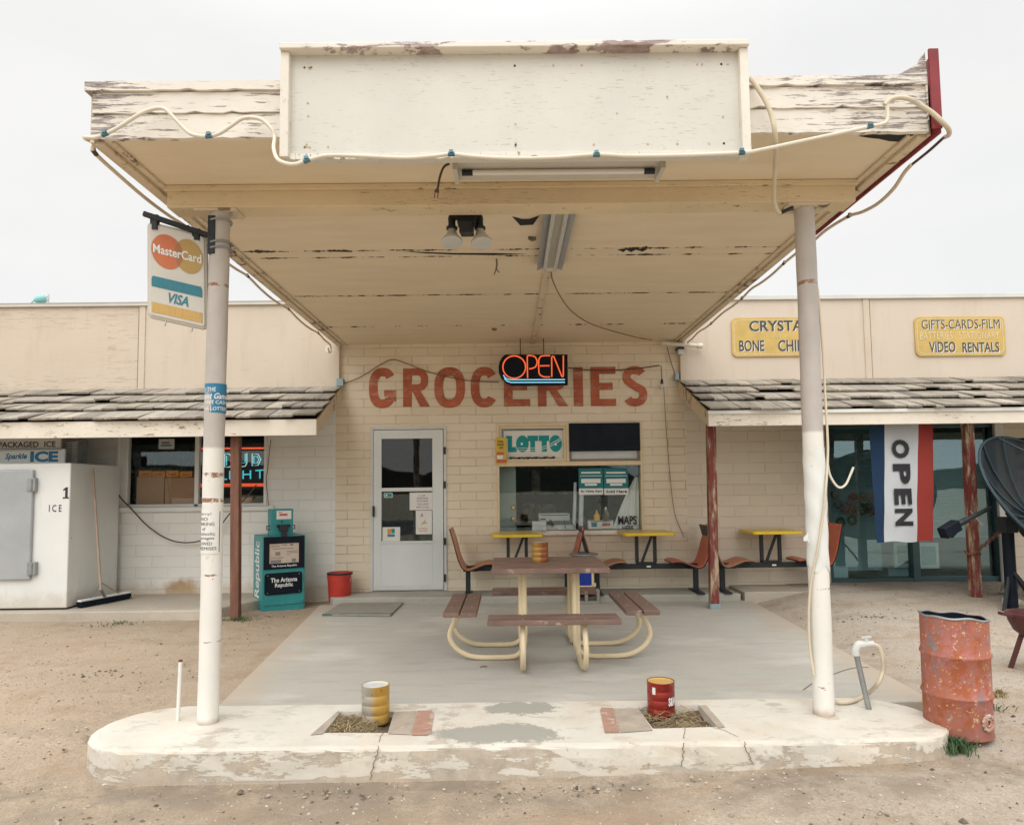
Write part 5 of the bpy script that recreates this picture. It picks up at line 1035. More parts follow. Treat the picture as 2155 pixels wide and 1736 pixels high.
# dining booths along the wall
def make_booth(label, loc):
    t = thing('dining_booth', label, 'booth', loc, 'dining booths along the shop wall'); Zt = .73
    m = MB(); ol = rrect(-.305, .305, -.30, .28, .05, 5); m.prism([(x, y, Zt) for x, y in ol], (0, 0, -.035)); part('tabletop', m, M['table_yellow'], t, .006, local=True)
    m = MB(); m.bar((-.62, 0, .31), (.62, 0, .31), .07, .06); m.box(-.12, .12, -.05, .05, .34, .36); part('base_beam', m, M['black'], t, .004, local=True)
    m = MB(); m.box(-.13, -.09, -.02, .02, .36, Zt-.035); m.box(.09, .13, -.02, .02, .36, Zt-.035); m.bar((-.05, 0, .36), (.08, .0, Zt-.04), .03, .03, (0, 1, 0)); m.box(-.2, .2, -.15, .15, Zt-.045, Zt-.0355); part('pedestal', m, M['black'], t, .003, local=True)
    prof = [(0, 0), (.03, -.10), (.055, -.185), (.096, -.34), (.137, -.44), (.175, -.480), (.225, -.49), (.308, -.462), (.404, -.425), (.48, -.42), (.535, -.432)]
    for s in (-1, 1):
        top = .80; pr = cr([(s*(-.80+x), 0, top+z) for x, z in prof] if s > 0 else [(.80-x, 0, top+z) for x, z in prof], 4)
        def shell(off0, off1, w0):
            m = MB(); n_ = len(pr); rows = []
            for i, p_ in enumerate(pr):
                a = pr[max(0, i-1)]; b = pr[min(n_-1, i+1)]; d = (b-a).normalized(); nn = Vector((d.z, 0, -d.x))*(1 if s > 0 else -1); nn = -nn
                f = i/(n_-1); wd = w0*(.86+.14*min(1, f*4))*(1-.10*max(0, (f-.85)/.15)); 
                rows.append([p_+nn*off0+Vector((0, -wd, 0)), p_+nn*off0+Vector((0, wd, 0)), p_+nn*off1+Vector((0, wd, 0)), p_+nn*off1+Vector((0, -wd, 0))])
            for rw in rows: m.add(rw, [])
            fs = [(i*4+j, i*4+(j+1) % 4, i*4+4+(j+1) % 4, i*4+4+j) for i in range(n_-1) for j in range(4)]+[(3, 2, 1, 0), tuple((n_-1)*4+j for j in range(4))]
            m.f = fs; m.c = [(1, 1, 1)]*len(fs); return m
        st = part('seat', shell(-.001, .010, .215), M['seat_wood'] if s > 0 else M['seat_red'], t, smooth=True, local=True); part('seat_back_shell', shell(-.014, -.0015, .222), M['black'], st, smooth=True, local=True)
        m = MB(); lx = -.60*s; m.box(lx-.028, lx+.028, -.028, .028, .0, .30); m.box(lx-.045, lx+.045, -.24, .2, .0, .018); part('leg', m, M['black'], t, .003, local=True)
        m = MB(); m.box(min(lx-.05, lx+.12*s), max(lx-.05, lx+.12*s), -.15, .15, .288, .303); part('seat_bracket', m, M['black'], t, local=True)
    m = MB(); m.box(.0, .05, -.0365, -.0355, .30, .32); part('tag', m, M['paper'], t, local=True)
    return t
bY = -.34
b1_ = make_booth('dining booth beside the storm door with yellow table under shop window', (A(1088, 1115, bY).x, bY, .08))
for px, lb, yy in ((1358, 'middle dining booth with yellow table below the MAPS bag and red seat', bY), (1620, 'dining booth partly behind right column with yellow table against pale block wall', bY)):
    b_ = dup(b1_); b_.location = (A(px, 1115, yy).x, yy, .08); b_['label'] = lb
# round seat lid and cooler on concrete block
p = A(1236, 1270, -.62); t = thing('concrete_block', 'grey hollow concrete block on step behind picnic table', 'concrete block', (p.x, -.62, 0)); r = R(1206, 1240, 1262, 1277, -.66); z1 = r[3]; z0 = 0.
m = MB(); x0, x1 = r[0]+.0, r[1]; y0, y1 = -.68, -.54; wv = .035
m.box(x0, x1, y0, y1, z0, z0+wv); m.box(x0, x1, y0, y1, z1-wv, z1)
for xx in (x0, (x0+x1)/2-wv/2, x1-wv): m.box(xx, xx+wv, y0+.001, y1-.001, z0+wv, z1-wv)
part('block', m, M['concrete_block'], t, .004)
t = thing('water_cooler', 'blue and white round drink cooler standing on the concrete block', 'cooler', ((x0+x1)/2, -.6, z1)); cx_ = A(1230, 1220, -.61).x; zc = z1; m = MB(); m.lathe([(.001, .0), (.10, 0), (.108, .012), (.108, .045), (.104, .05)], (cx_, -.61, zc), 24); part('base', m, M['frame_cream'], t, smooth=True); m = MB(); m.lathe([(.104, .05), (.108, .19), (.108, .25)], (cx_, -.61, zc), 24); part('body', m, M['cooler_blue'], t, smooth=True); m = MB(); m.lathe([(.108, .25), (.115, .255), (.115, .285), (.09, .305), (.001, .305)], (cx_, -.61, zc), 24); part('lid', m, M['white_plain'], t, smooth=True); m = MB(); m.box(cx_+.075, cx_+.1, -.69, -.66, zc+.05, zc+.25); m.box(cx_+.10, cx_+.13, -.66, -.62, zc+.03, zc+.07); part('tap_strip', m, M['frame_cream'], t, .003)
t = thing('ash_stand', 'round grey lidded tray between the two seats behind picnic table', 'ashtray', (A(1228, 1166, -.5).x, -.5, .08)); p = A(1228, 1168, -.5); m = MB(); m.lathe([(.001, .0), (.16, .0), (.175, .01), (.175, .02), (.12, .032), (.001, .035)], (p.x, -.5, p.z), 24); part('tray', m, M['steel_dull'], t, smooth=True); m = MB(); m.tube([(p.x, -.5, .08), (p.x, -.5, p.z)], .02, 8); m.lathe([(.001, .02), (.1, .015), (.12, 0)], (p.x, -.5, .08), 16); part('stand', m, M['black'], t)
# doormat slab
m = MB(); q = [Z(680, 1292, .02), Z(821, 1294, .02), Z(826, 1276, .02), Z(712, 1262, .02)]; q[3] = Vector((q[0].x+.02, q[3].y-.02, .02)); q[2] = Vector((q[1].x+.02, q[3].y, .02)); t = thing('doormat', 'flat grey door mat with dark edge on slab before the step', 'mat', (q[0].x+.35, q[0].y+.2, 0)); m.prism([(p.x, p.y, .022) for p in q], (0, 0, -.018)); part('mat', m, M['mat_grey'], t, .003); m = MB(); m.box(q[0].x-.008, q[1].x+.008, q[0].y-.014, q[0].y-.001, .002, .026); part('edge', m, M['mat_edge'], t)
# red bucket
p = A(715, 1252, -.3); t = thing('red_bucket', 'red plastic bucket standing against the white block wall by door', 'bucket', (p.x, -.3, gz(p.x, -.3))); zb_ = .0; m = MB(); m.lathe([(.001, .0), (.125, 0), (.13, .01), (.147, .335), (.153, .337), (.153, .355), (.147, .356), (.140, .33), (.122, .02), (.001, .018)], (p.x, -.3, zb_), 28); part('pail', m, M['red_bucket'], t, smooth=True)
m = MB(); m.tube(cr([(p.x+.15*math.cos(a), -.3-.16*math.sin(a)*.35-.02, .33-.17*math.sin(a)) for a in [math.pi*i/8 for i in range(9)]], 3), .004, 5); part('handle', m, M['tin'], t)
m = MB(); m.lathe([(.149, .335), (.1545, .336), (.1545, .357), (.1445, .358)], (p.x, -.3, zb_), 28); part('rim', m, M['black'], t, smooth=True)
# newspaper box
L0 = Vector((-2.86, -.74, 0)); rot = math.radians(31); t = thing('newspaper_box', 'teal newspaper vending box with black door beside the brown awning post', 'newspaper box', L0); t.rotation_euler = (0, 0, rot)
Wn, Dn, Hn = .49, .50, .83; m = MB(); m.box(0, Wn, .0, Dn, -.06, Hn); part('body', m, M['teal_box'], t, .01, local=True)
m = MB(); f0 = -.016
m.box(.012, .075, f0, -.001, .445, Hn-.01); m.box(Wn-.075, Wn-.012, f0, -.001, .445, Hn-.01); m.box(.075, Wn-.075, f0, -.001, .74, Hn-.01); m.box(.075, Wn-.075, f0, -.001, .445, .51); dr = part('display_door', m, M['navy_black'], t, .003, local=True)
m = MB(); m.box(.075, Wn-.075, -.006, -.001, .51, .74); pp = part('newspaper', m, M['newsprint'], t, local=True)
fp = lambda u, v, e=0: Vector((.075+(Wn-.15)*u, -.0075-e, .51+.23*v)); q = MB(); blk((.05, .84, .35, .88), (.42, .88, .6, .92), (.1, .72, .82, .755), (.58, .58, .95, .61), (.58, .5, .95, .53), (.58, .40, .7, .43), (.2, .4, .37, .58), (.05, .02, .4, .18), (.76, .04, .9, .2), (.05, .3, .48, .32), (.05, .25, .48, .27), (.7, .86, .8, .95))(q, fp); part('newsprint_text', q, M['ink_grey'], pp, local=True)
fd = lambda u, v, e=0: Vector((Wn*u, -.0175-e, v)); q = MB(); letters(q, 'The Arizona Republic', fd, .2, .463, .8, .493, .015); part('lettering', q, M['white_ink'], dr, local=True)
m = MB(); m.prism([(x, -.001, z) for x, z in rrect(.025, Wn-.035, .15, .40, .03, 4)], (0, -.012, 0)); pl = part('name_plate', m, M['navy_black'], t, .002, local=True)
q = MB(); fl = lambda u, v, e=0: Vector((Wn*u, -.0145-e, v)); letters(q, 'The Arizona', fl, .19, .292, .81, .345, .02); letters(q, 'Republic', fl, .29, .222, .71, .282, .02); part('lettering', q, M['white_ink'], pl, local=True)
q = MB()
for x, z in ((.06, .375), (Wn-.07, .375), (.06, .175), (Wn-.07, .175)): q.disc(x, z, .005, .005, lambda u, v: Vector((u, -.0145, v)), 8)
part('plate_screw', q, M['tin'], pl, local=True)
m = MB(); m.box(.02, Wn-.02, -.012, -.001, .03, .075); part('kick_strip', m, M['teal_box'], t, .004, local=True)
q = MB(); fs = lambda u, v, e=0: Vector((-.0015, Dn*(1-u), v)); V_g, F_g = glyphs('Republic', .02); q.add([Vector((-.0015, Dn*.17+Dn*.66*b, .10+.66*a)) for a, b in V_g], F_g); part('side_lettering', q, M['white_ink'], t, local=True)
m = MB(); m.box(.105, .36, .05, .24, Hn, 1.14); cb = part('coin_box', m, M['teal_box'], t, .006, local=True)
m = MB(); m.box(.165, .335, .045, .0495, 1.02, 1.12); lbx = part('price_label', m, M['paper'], cb, local=True); m = MB(); m.box(.195, .29, .0435, .0448, 1.06, 1.085); m.box(.185, .23, .0435, .0448, 1.095, 1.105); part('label_print', m, M['ink_red'], cb, local=True)
m = MB(); m.box(.19, .29, -.012, .049, .88, .955); m.box(.21, .275, -.014, -.002, .74, .88); m.box(.165, .32, .02, .048, .925, .957); m.tube([(.225, .046, .99), (.225, .036, .99)], .012, 8); part('coin_mechanism', m, M['black'], cb, .004, local=True)
for x, s in ((.105, -1), (.36, 1)): m = MB(); m.tube([(x, .12, .9), (x+s*.035, .12, .9), (x+s*.035, .12, .94), (x, .12, .94)], .007, 6); part('side_hasp', m, M['black'], cb, local=True)

# ---- left wing: ice freezer and its neighbours
fz0 = .10; fx1 = -4.875; fy = -1.11; fzt = A(150, 974, fy).z
t = thing('ice_freezer', 'large white ice freezer chest with grey door on left sidewalk', 'ice freezer', (-5.8, -.6, .08)); m = MB(); m.box(-7.2, fx1, fy, -.12, fz0, fzt); part('cabinet', m, M['freezer_white'], t, .012)
m = MB(); m.box(-7.15, fx1-.05, fy+.04, -.2, .06, fz0); part('plinth', m, M['black'], t); r = R(-250, 990, 67, 1222, fy-.03)
m = MB(); m.box(r[0], r[1], fy-.045, fy-.001, r[2], r[3]); dr = part('door', m, M['steel_grey'], t, .014)
for py0, py1 in ((1006, 1034), (1183, 1210)): h = R(55, py0, 67, py1, fy-.05); m = MB(); m.box(h[0]+.01, h[1]+.035, fy-.055, fy-.0005, h[2], h[3]); m.tube([(h[1]-.005, fy-.055, h[2]+.01), (h[1]-.005, fy-.055, h[3]-.01)], .016, 8); part('hinge', m, M['steel_dull'], dr, .003)
q = MB(); f = lambda u, v: Vector((u, fy-.0025, v)); a, b = A(132, 1049, fy), A(146, 1025, fy); w1, h1_ = b.x-a.x, b.z-a.z; q.poly([f(a.x+w1*u, a.z+h1_*v) for u, v in ((0, 0), (1, 0), (1, .12), (.78, .12), (.78, 1), (.5, 1), (.05, .82), (.05, .68), (.38, .76), (.38, .12), (0, .12))]); a, b = A(103, 1077, fy), A(130, 1062, fy); letters(q, 'I C E', f, a.x, a.z, b.x, b.z, .01); part('lettering', q, M['ink'], t)
def flat_sign(name, label, px, Y, mat, items, th=.03, cat='sign'):
    r = R(*px, Y); m = MB(); m.box(r[0], r[1], Y, Y+th, r[2], r[3]); t = thing(name, label, cat, ((r[0]+r[1])/2, Y, r[2])); part('board', m, M[mat], t, .003)
    mp_ = lambda u, v, e=0: Vector((r[0]+(r[1]-r[0])*u, Y-.002-e, r[2]+(r[3]-r[2])*v))
    for nm, mt, fn in items: q = MB(); fn(q, mp_); part(nm, q, M[mt], t)
    return t
flat_sign('ice_sign', 'white board with black words PACKAGED ICE above freezer', (-90, 922, 127, 945), -.80, 'paper', [('lettering', 'ink', tx(('PACKAGED', .40, .14, .79, .66, .02), ('ICE', .845, .14, .955, .68, .02)))])
flat_sign('ice_sign', 'pale blue frosty board with big blue word ICE on freezer top', (-90, 946, 136, 976), -.86, 'white_plain', [('lettering', 'ink_blue', tx(('ICE', .68, .1, .94, .86, .05))), ('script_lettering', 'ink_blue', lambda q, f: letters(q, 'Sparkle', f, .44, .22, .64, .74, .03, .1)), ('frost', 'blue_grey', blk((.3, .9, .97, .94)))])
t = thing('vent_unit', 'dark louvred wall vent beside the ice signs', 'vent', A(146, 975, -.7)); r = R(134, 926, 158, 976, -.7); m = MB(); m.box(r[0], r[1], -.66, -.45, r[2], r[3]); part('case', m, M['steel_dull'], t, .004); m = MB()
for i in range(9): z = r[2]+.02+(r[3]-r[2]-.03)*i/9; m.box(r[0]+.012, (r[0]+r[1])/2-.008, -.672, -.661, z, z+.014); m.box((r[0]+r[1])/2+.008, r[1]-.012, -.672, -.661, z, z+.014)
part('louvre', m, M['pale_metal'], t)
# push broom
pt, pb = A(195, 985, -.80), A(212, 1238, -.95); t = thing('push_broom', 'push broom with dark bristles leaning on the side of ice freezer', 'broom', (pb.x, pb.y, .08)); m = MB(); m.tube([pt, pb], .0135, 10); part('handle', m, M['mop_wood'], t, smooth=True)
ha, hb = Z(166, 1276, .10), Z(271, 1256, .10); ha = Vector((ha.x, max(ha.y, -1.2), .15)); hb = Vector((hb.x, hb.y, .15)); hm = (ha+hb)/2
m = MB(); m.bar(ha+Vector((0, 0, .008)), hb+Vector((0, 0, .008)), .06, .02); part('head_block', m, M['white_paint'], t, .004)
m = MB(); d = (hb-ha); nn = Vector((-d.y, d.x, 0)).normalized()
for i in range(420):
    u = rnd.random(); p = ha+d*u+nn*rnd.uniform(-.034, .034)+Vector((0, 0, -.012)); e = p+nn*rnd.uniform(-.02, .012)+d.normalized()*rnd.uniform(-.012, .012)+Vector((0, 0, -.052+rnd.uniform(-.003, .006))); m.tube([p, e], .0045, 4)
m.bar(ha+Vector((0, 0, -.026)), hb+Vector((0, 0, -.026)), .074, .048); part('bristles', m, M['navy_black'], t)
for u in (.2, .8): m = MB(); m.tube(cr([pb+Vector((0, 0, .07)), pb+(ha+d*u-pb)*.45+Vector((0, 0, .04)), ha+d*u+Vector((0, 0, .01))], 5), .006, 6); part('brace', m, M['steel_dull'], t)
m = MB(); m.tube([pb, hm], .016, 8); part('socket', m, M['steel_dull'], t)
hose('wall_cable', [A(px, py, -.04) for px, py in ((236, 1012), (250, 1042), (268, 1062))]+[A(px, py, -.09) for px, py in ((285, 1080), (310, 1106), (345, 1130), (380, 1141), (420, 1138), (455, 1118), (480, 1085), (515, 1050), (540, 1020))], .008, 'wire', 'grey black cable drooping below the left window across white wall', cat='cable')
hose('wall_cable', [A(px, py, -.04) for px, py in ((570, 925), (566, 960), (563, 990), (560, 1010), (563, 1040), (566, 1075))], .005, 'wire_brown', 'thin brown cable down the right frame of left window', cat='cable')
# behind left window
def carton(label, px, Y, d, mat, group=None, items=()):
    r = R(*px, Y); m = MB(); m.box(r[0], r[1], Y, Y+d, r[2], r[3]); t = thing('carton', label, 'box', ((r[0]+r[1])/2, Y+d/2, r[2]), group); part('carton_body', m, M[mat], t, .004)
    mp_ = lambda u, v, e=0: Vector((r[0]+(r[1]-r[0])*u, Y-.002-e, r[2]+(r[3]-r[2])*v))
    for nm, mt, fn in items: q = MB(); fn(q, mp_); part(nm, q, M[mt], t)
carton('brown cardboard carton behind the left window pane, left of two', (287, 1003, 345, 1062), .16, .3, 'card_brown'); carton('brown cardboard carton behind the left window pane, right of two', (347, 1005, 408, 1062), .16, .3, 'card_brown')
for i in range(4):
    x = 292+i*28.5; carton(['first orange snack carton from the left on cartons in left window', 'second orange snack carton from the left on cartons in left window', 'third orange snack carton from the left on cartons in left window', 'rightmost orange snack carton on cartons in left window'][i], (x, 990+(i % 2), x+27, 1003+(1 if i > 1 else 0)), .18, .15, 'card_orange', 'orange cartons in the left window', [('label_print', 'ink_red', blk((.2, .3, .8, .5)))])
note('window_poster', (334, 924, 367, 945), 'small white advertising poster at top of left window pane', 'poster', .10, [('blue_print', 'lottery_blue', blk((.15, .3, .85, .45))), ('red_print', 'ink_red', blk((.2, .55, .7, .72)))])
# neon beer sign
t = thing('beer_sign', 'blue lettered neon beer sign with orange bars behind left window', 'neon sign', A(505, 1022, .12)); Yn = .12
def nz(nm, mat, px, r=.008, closed=False, sm=False):
    P_ = [A(673.4*0+cx*.3515, 660*.8418+cy*.3515, Yn) for cx, cy in px]; m = MB(); m.tube(cr(P_, 4, closed) if sm else P_, r, 7, closed); part(nm, m, M[mat], t, smooth=True)
for py in (1102, 1318): nz('bar_tube', 'neon_red', [(1190, py+3), (1590, py)], .013)
nz('bar_tube', 'neon_red', [(1190, 1333), (1590, 1328)], .006)
def dbl(pts, mat1='neon_white', closed=False, sm=False): nz('letter_tube', mat1, pts, .007, closed, sm)
dbl([(1345, 1135), (1345, 1215), (1375, 1215), (1390, 1198), (1380, 1178), (1388, 1158), (1375, 1138)], closed=True); dbl([(1428, 1135), (1428, 1195), (1445, 1212), (1468, 1210), (1478, 1192), (1478, 1132)]); dbl([(1510, 1135), (1510, 1208), (1545, 1204), (1562, 1170), (1545, 1138)], closed=True); dbl([(1520, 1150), (1520, 1195), (1540, 1190), (1550, 1170), (1540, 1152)], 'neon_cyan', True); dbl([(1356, 1148), (1356, 1205)], 'neon_cyan'); dbl([(1438, 1135), (1438, 1190), (1468, 1190), (1468, 1135)], 'neon_cyan')
for L in ([(1330, 1238), (1330, 1288), (1358, 1288)], [(1376, 1238), (1376, 1288)], [(1432, 1244), (1412, 1238), (1400, 1262), (1410, 1286), (1434, 1284), (1434, 1264), (1420, 1264)], [(1456, 1236), (1456, 1286)], [(1456, 1260), (1500, 1258)], [(1500, 1234), (1500, 1286)], [(1530, 1236), (1582, 1232)], [(1556, 1234), (1556, 1284)]): nz('letter_tube', 'neon_cyan', L, .009)
m = MB(); m.rect(R(418, 925, 558, 1030, Yn+.03), Yn+.03, Yn+.04); part('backing', m, M['navy_black'], t)
carton('small brown paper package on sill of left window under neon sign', (500, 1047, 530, 1063), .14, .1, 'card_brown')
# things in the shop window
note('lotto_sign', (1060, 906, 1187, 965), 'white panel with big teal LOTTO lettering in left upper sash', 'sign', .045, [('lettering', 'teal_ink', lambda q, f: (q.poly([f(.04, .82), f(.14, .82), f(.14, .42), f(.22, .42), f(.22, .24), f(.07, .24), f(.07, .72), f(.04, .72)]), q.disc(.31, .53, .105, .30, f, 28), q.poly([f(.395, .82), f(.57, .82), f(.57, .62), f(.52, .62), f(.52, .24), f(.44, .24), f(.44, .62), f(.395, .62)]), q.poly([f(.58, .82), f(.755, .82), f(.755, .62), f(.715, .62), f(.715, .24), f(.63, .24), f(.63, .62), f(.58, .62)]), q.disc(.86, .53, .105, .30, f, 28))),
    ('white_dot', 'white_ink', lambda q, f: (q.disc(.30, .53, .018, .05, lambda u, v: f(u, v, .001), 12), q.disc(.86, .5, .018, .05, lambda u, v: f(u, v, .001), 12))), ('swoosh', 'white_ink', lambda q, f: [q.ribbon([(u, .30+.36*max(0, (u-.55)/.4)**1.7+k*.08) for u in [.2+.02*i for i in range(40)]], .018, lambda u, v: f(u, v, .0015)) for k in (0, 1)])])
note('price_strip', (1044, 921, 1066, 977), 'narrow yellow notice strip with black and red print on window frame', 'notice', -.028, [('black_print', 'ink', tx(('DIAL', .15, .82, .75, .9, .03), ('MORE', .15, .7, .75, .78, .03), ('$2', .3, .58, .7, .66, .03))), ('red_patch', 'ink_red', blk((.05, .06, .95, .18), (.05, .36, .75, .46))), ('white_patch', 'white_ink', blk((.1, .2, .65, .34)))], 'yellow_strip')
t = thing('hand_tools', 'row of small black tools lying on the ledge under lotto sign', 'tools', A(1120, 970, .02)); m = MB(); zz = o_[2]+L_*1.3+.012
P_ = [(1075, 1160)]; xx0, xx1 = A(1072, 970, .02).x, A(1162, 970, .02).x
for i in range(16): u = i/15; m.tube([(xx0+(xx1-xx0)*u, -.0+.01*math.sin(i), zz-.004+.006*math.sin(i*2.1)), (xx0+(xx1-xx0)*(u+.06), .0, zz+.004*math.sin(i*1.7))], .010 if i % 3 else .015, 6)
part('tool_row', m, M['black'], t)
r = R(1053, 978, 1086, 1112, .35); t = thing('inner_door', 'pale green inner door edge with two brass locks behind shop window', 'door', (r[0]+.1, .35, r[2])); m = MB(); m.box(r[0]-.05, r[1], .35, .39, .03, r[3]+.1); part('door_leaf', m, paint('pale_green', (.36, .44, .40), .5, .05), t, .004)
for py in (1068, 1091): p = A(1080, py, .33); m = MB(); m.lathe([(.001, .0)], (0, 0, 0), 4) if False else None; m = MB(); m.tube([(p.x, .349, p.z), (p.x, .335, p.z), (p.x, .325, p.z), (p.x, .305, p.z)], [.03, .03, .018, .022], 14); part('lock', m, M['brass'], t, smooth=True)
r = R(1134, 1080, 1199, 1096, .3); t = thing('video_player', 'grey flat electronic box on the counter behind shop window', 'electronics', (r[0]+.2, .3, r[2])); m = MB(); m.box(r[0], r[1], .3, .55, r[2], r[3]); part('case', m, M['pale_metal'], t, .004); m = MB(); m.box(r[0]+.02, r[1]-.02, .296, .2995, r[3]-.028, r[3]-.018); m.box(r[0]+.02, r[0]+.09, .296, .2995, r[2]+.015, r[2]+.035); part('slot', m, M['black'], t)
zs = R(1134, 1080, 1199, 1096, .3)[2]; t = thing('counter', 'white counter below grey electronic box behind shop window', 'counter', (A(1160, 1112, .3).x, .4, .03)); m = MB(); m.box(A(1150, 1100, .25).x, A(1212, 1100, .25).x, .25, .6, .03, zs-.045); part('counter_front', m, M['white_plain'], t, .003); m = MB(); m.box(A(1085, 1100, .25).x, A(1240, 1100, .25).x, .235, .65, zs-.045, zs-.002); part('counter_top', m, M['interior'], t); m = MB(); p = A(1167, 1100, .22); m.tube(cr([p+Vector((-.07, 0, 0)), p+Vector((-.05, 0, .04)), p+Vector((-.02, 0, -.05))], 5), .006, 6); m.tube([A(1187, 1095, .22), A(1190, 1113, .22)], .006, 6); part('cord', m, M['black'], t)
carton('small white carton on window ledge above the left yellow table', (1120, 1097, 1150, 1116), .12, .12, 'white_plain')
for px, words, lb in (((1218, 985, 1269, 1041), 'En Venta Aqui', 'teal lottery poster with white band En Venta Aqui in shop window'), ((1271, 985, 1322, 1041), 'Sold Here', 'teal lottery poster with white band Sold Here in shop window')):
    note('lottery_poster', px, lb, 'poster', .05, [('white_band', 'white_ink', sq(0, 0, 1, .24)), ('lettering', 'ink', lambda q, f, words=words: letters(q, words, lambda u, v: f(u, v, .001), .08, .07, .94, .18, .03)), ('white_print', 'white_ink', blk((.1, .80, .9, .86), (.05, .70, .95, .72), (.1, .44, .9, .6), (.25, .34, .75, .42))), ], 'poster_teal', 'teal posters in the shop window')
t = thing('paper_roll', 'pair of tall white rolls standing behind the shop window', 'paper rolls', A(1212, 1110, .12)); 
for a, b, rr in (((1208, 1105), (1211, 1015), .022), ((1222, 1110), (1224, 1038), .03)): m = MB(); m.tube([A(*a, .13), A(*b, .13)], rr, 12); part('roll', m, M['curtain'], t, smooth=True)
# maps bag
t = thing('maps_bag', 'white draped plastic bag with black words MAPS HERE in shop window', 'bag', A(1318, 1112, .1)); m = MB()
TLb, TRb, BRb, BLb = A(1336, 1004, .10), A(1343, 1003, .10), A(1346, 1113, .09), A(1289, 1113, .09)
def bagf(u, v):
    a = BLb+(BRb-BLb)*u; b = TLb+(TRb-TLb)*u; vv = v**1.25 if u < .5 else v; p = a+(b-a)*v; return p+Vector((-.02*math.sin(v*3.1)*(1-u), -.012*math.sin(u*17+v*4)*(1-v*.5)-.015*math.sin(u*3.1), 0))
m.grid(bagf, 24, 24); part('bag', m, M['white_plain'], t, smooth=True)
q = MB(); f = lambda u, v: Vector((u, .045, v)); a, b = A(1301, 1104, .045), A(1340, 1085, .045); letters(q, 'MAPS', f, a.x, a.z, b.x, b.z, .03); a, b = A(1310, 1116, .045), A(1333, 1106, .045); letters(q, 'HERE', f, a.x, a.z, b.x, b.z, .02); part('lettering', q, M['ink'], t)
def bottle(name, label, px, py0, py1, Y, mat, cap, r): a, b = A(px, py1, Y), A(px, py0, Y); h = b.z-a.z; t = thing(name, label, 'bottle', a); m = MB(); m.lathe([(.001, 0), (r, 0), (r, h*.45), (r*.9, h*.55), (r*.35, h*.78), (r*.3, h*.8)], a, 16); part('bottle_body', m, M[mat], t, smooth=True); m = MB(); m.lathe([(r*.42, h*.78), (r*.36, h*.88), (r*.12, h), (.001, h)], a, 12); part('cap', m, M[cap], t, smooth=True)
bottle('mustard_bottle', 'yellow mustard squeeze bottle on box behind shop window', 1256, 1073, 1096, .12, 'mustard', 'mustard', .042); bottle('sauce_bottle', 'dark sauce bottle with white cap on box behind shop window', 1275, 1066, 1095, .13, 'goods', 'white_ink', .045)
carton('cream snack carton with red and blue print under sauce bottles in window', (1238, 1095, 1291, 1113), .10, .12, 'paper', None, [('blue_print', 'ink_blue', blk((.12, .25, .35, .8), (.1, .85, .95, .95))), ('red_print', 'ink_red', blk((.2, .3, .28, .7), (.55, .35, .88, .7)))])
# ---- right: banner, storefront contents
Yf = -1.12
def flagx(px, py=1000): return A(px, py, Yf).x
zt_f, zb_f = A(1900, 880, Yf).z, A(1900, 1140, Yf).z
t = thing('open_banner', 'vertical blue white and red banner reading OPEN hanging before glass storefront', 'banner', (flagx(1905), Yf, zb_f))
def stripe(nm, a0, a1, b0, b1, mat):
    m = MB()
    def fn(u, v): x0 = a0+(b0-a0)*(1-v); x1 = a1+(b1-a1)*(1-v); x = x0+(x1-x0)*u; return (x, Yf+.012*math.sin(x*14+v*2.5)+.006*math.sin(v*17+x*6)*(1-v), zb_f+(zt_f-zb_f)*v+(.008*math.sin(x*18))*(1-v))
    m.grid(fn, 10, 30); part(nm, m, M[mat], t, smooth=True)
stripe('blue_stripe', flagx(1829, 900), flagx(1861, 900), flagx(1846, 1138), flagx(1862, 1138), 'flag_blue'); stripe('white_stripe', flagx(1861, 900), flagx(1933, 900), flagx(1862, 1138), flagx(1931, 1138), 'flag_white'); stripe('red_stripe', flagx(1933, 900), flagx(1964, 900), flagx(1931, 1138), flagx(1963, 1138), 'flag_red')
q = MB()
for s, y0_, y1_ in (('O', 925, 964), ('P', 976, 1018), ('E', 1028, 1062), ('N', 1070, 1106)):
    V_g, F_g = glyphs(s, .045); xl, xh = flagx(1877), flagx(1916); z1_, z0_ = A(1897, y0_, Yf).z, A(1897, y1_, Yf).z
    q.add([Vector((xl+(xh-xl)*b, Yf+.012*math.sin((xl+(xh-xl)*b)*14+2.5*((z1_+(z0_-z1_)*a-zb_f)/(zt_f-zb_f)))-.017, z1_+(z0_-z1_)*a)) for a, b in V_g], F_g)
part('lettering', q, M['ink'], t)
m = MB(); m.tube([(flagx(1822, 880), Yf, zt_f), (flagx(1970, 880), Yf, zt_f)], .012, 8); part('pole', m, M['brown_metal'], t)
wc = [M['goods'], M['ink_red'], M['card_brown'], M['weed']]
for i, (px, py, rr) in enumerate([(1768, 1060, .05), (1783, 1068, .055), (1800, 1075, .05), (1818, 1072, .06), (1828, 1070, .05), (1798, 1048, .05), (1822, 1048, .045), (1772, 1098, .05), (1760, 1040, .045), (1850, 1075, .05), (1852, 1046, .05), (1796, 1095, .05)]):
    p = A(px-12 if px > 1840 else px-3, py, .2); m = MB(); m.tube([(p.x+rr*math.cos(a), .2+.01*math.sin(3*a), p.z+rr*math.sin(a)*(1+.1*math.sin(2*a))) for a in [2*math.pi*k/16 for k in range(16)]], .014, 6, True)
    solo('wreath', m, wc[i % 4], ['small dark wreath hanging behind the left storefront pane', 'small red wreath hanging behind the left storefront pane', 'small brown wreath hanging behind the left storefront pane', 'small green wreath hanging behind the left storefront pane'][i % 4], 'wreath', 'little wreaths hanging in the storefront')
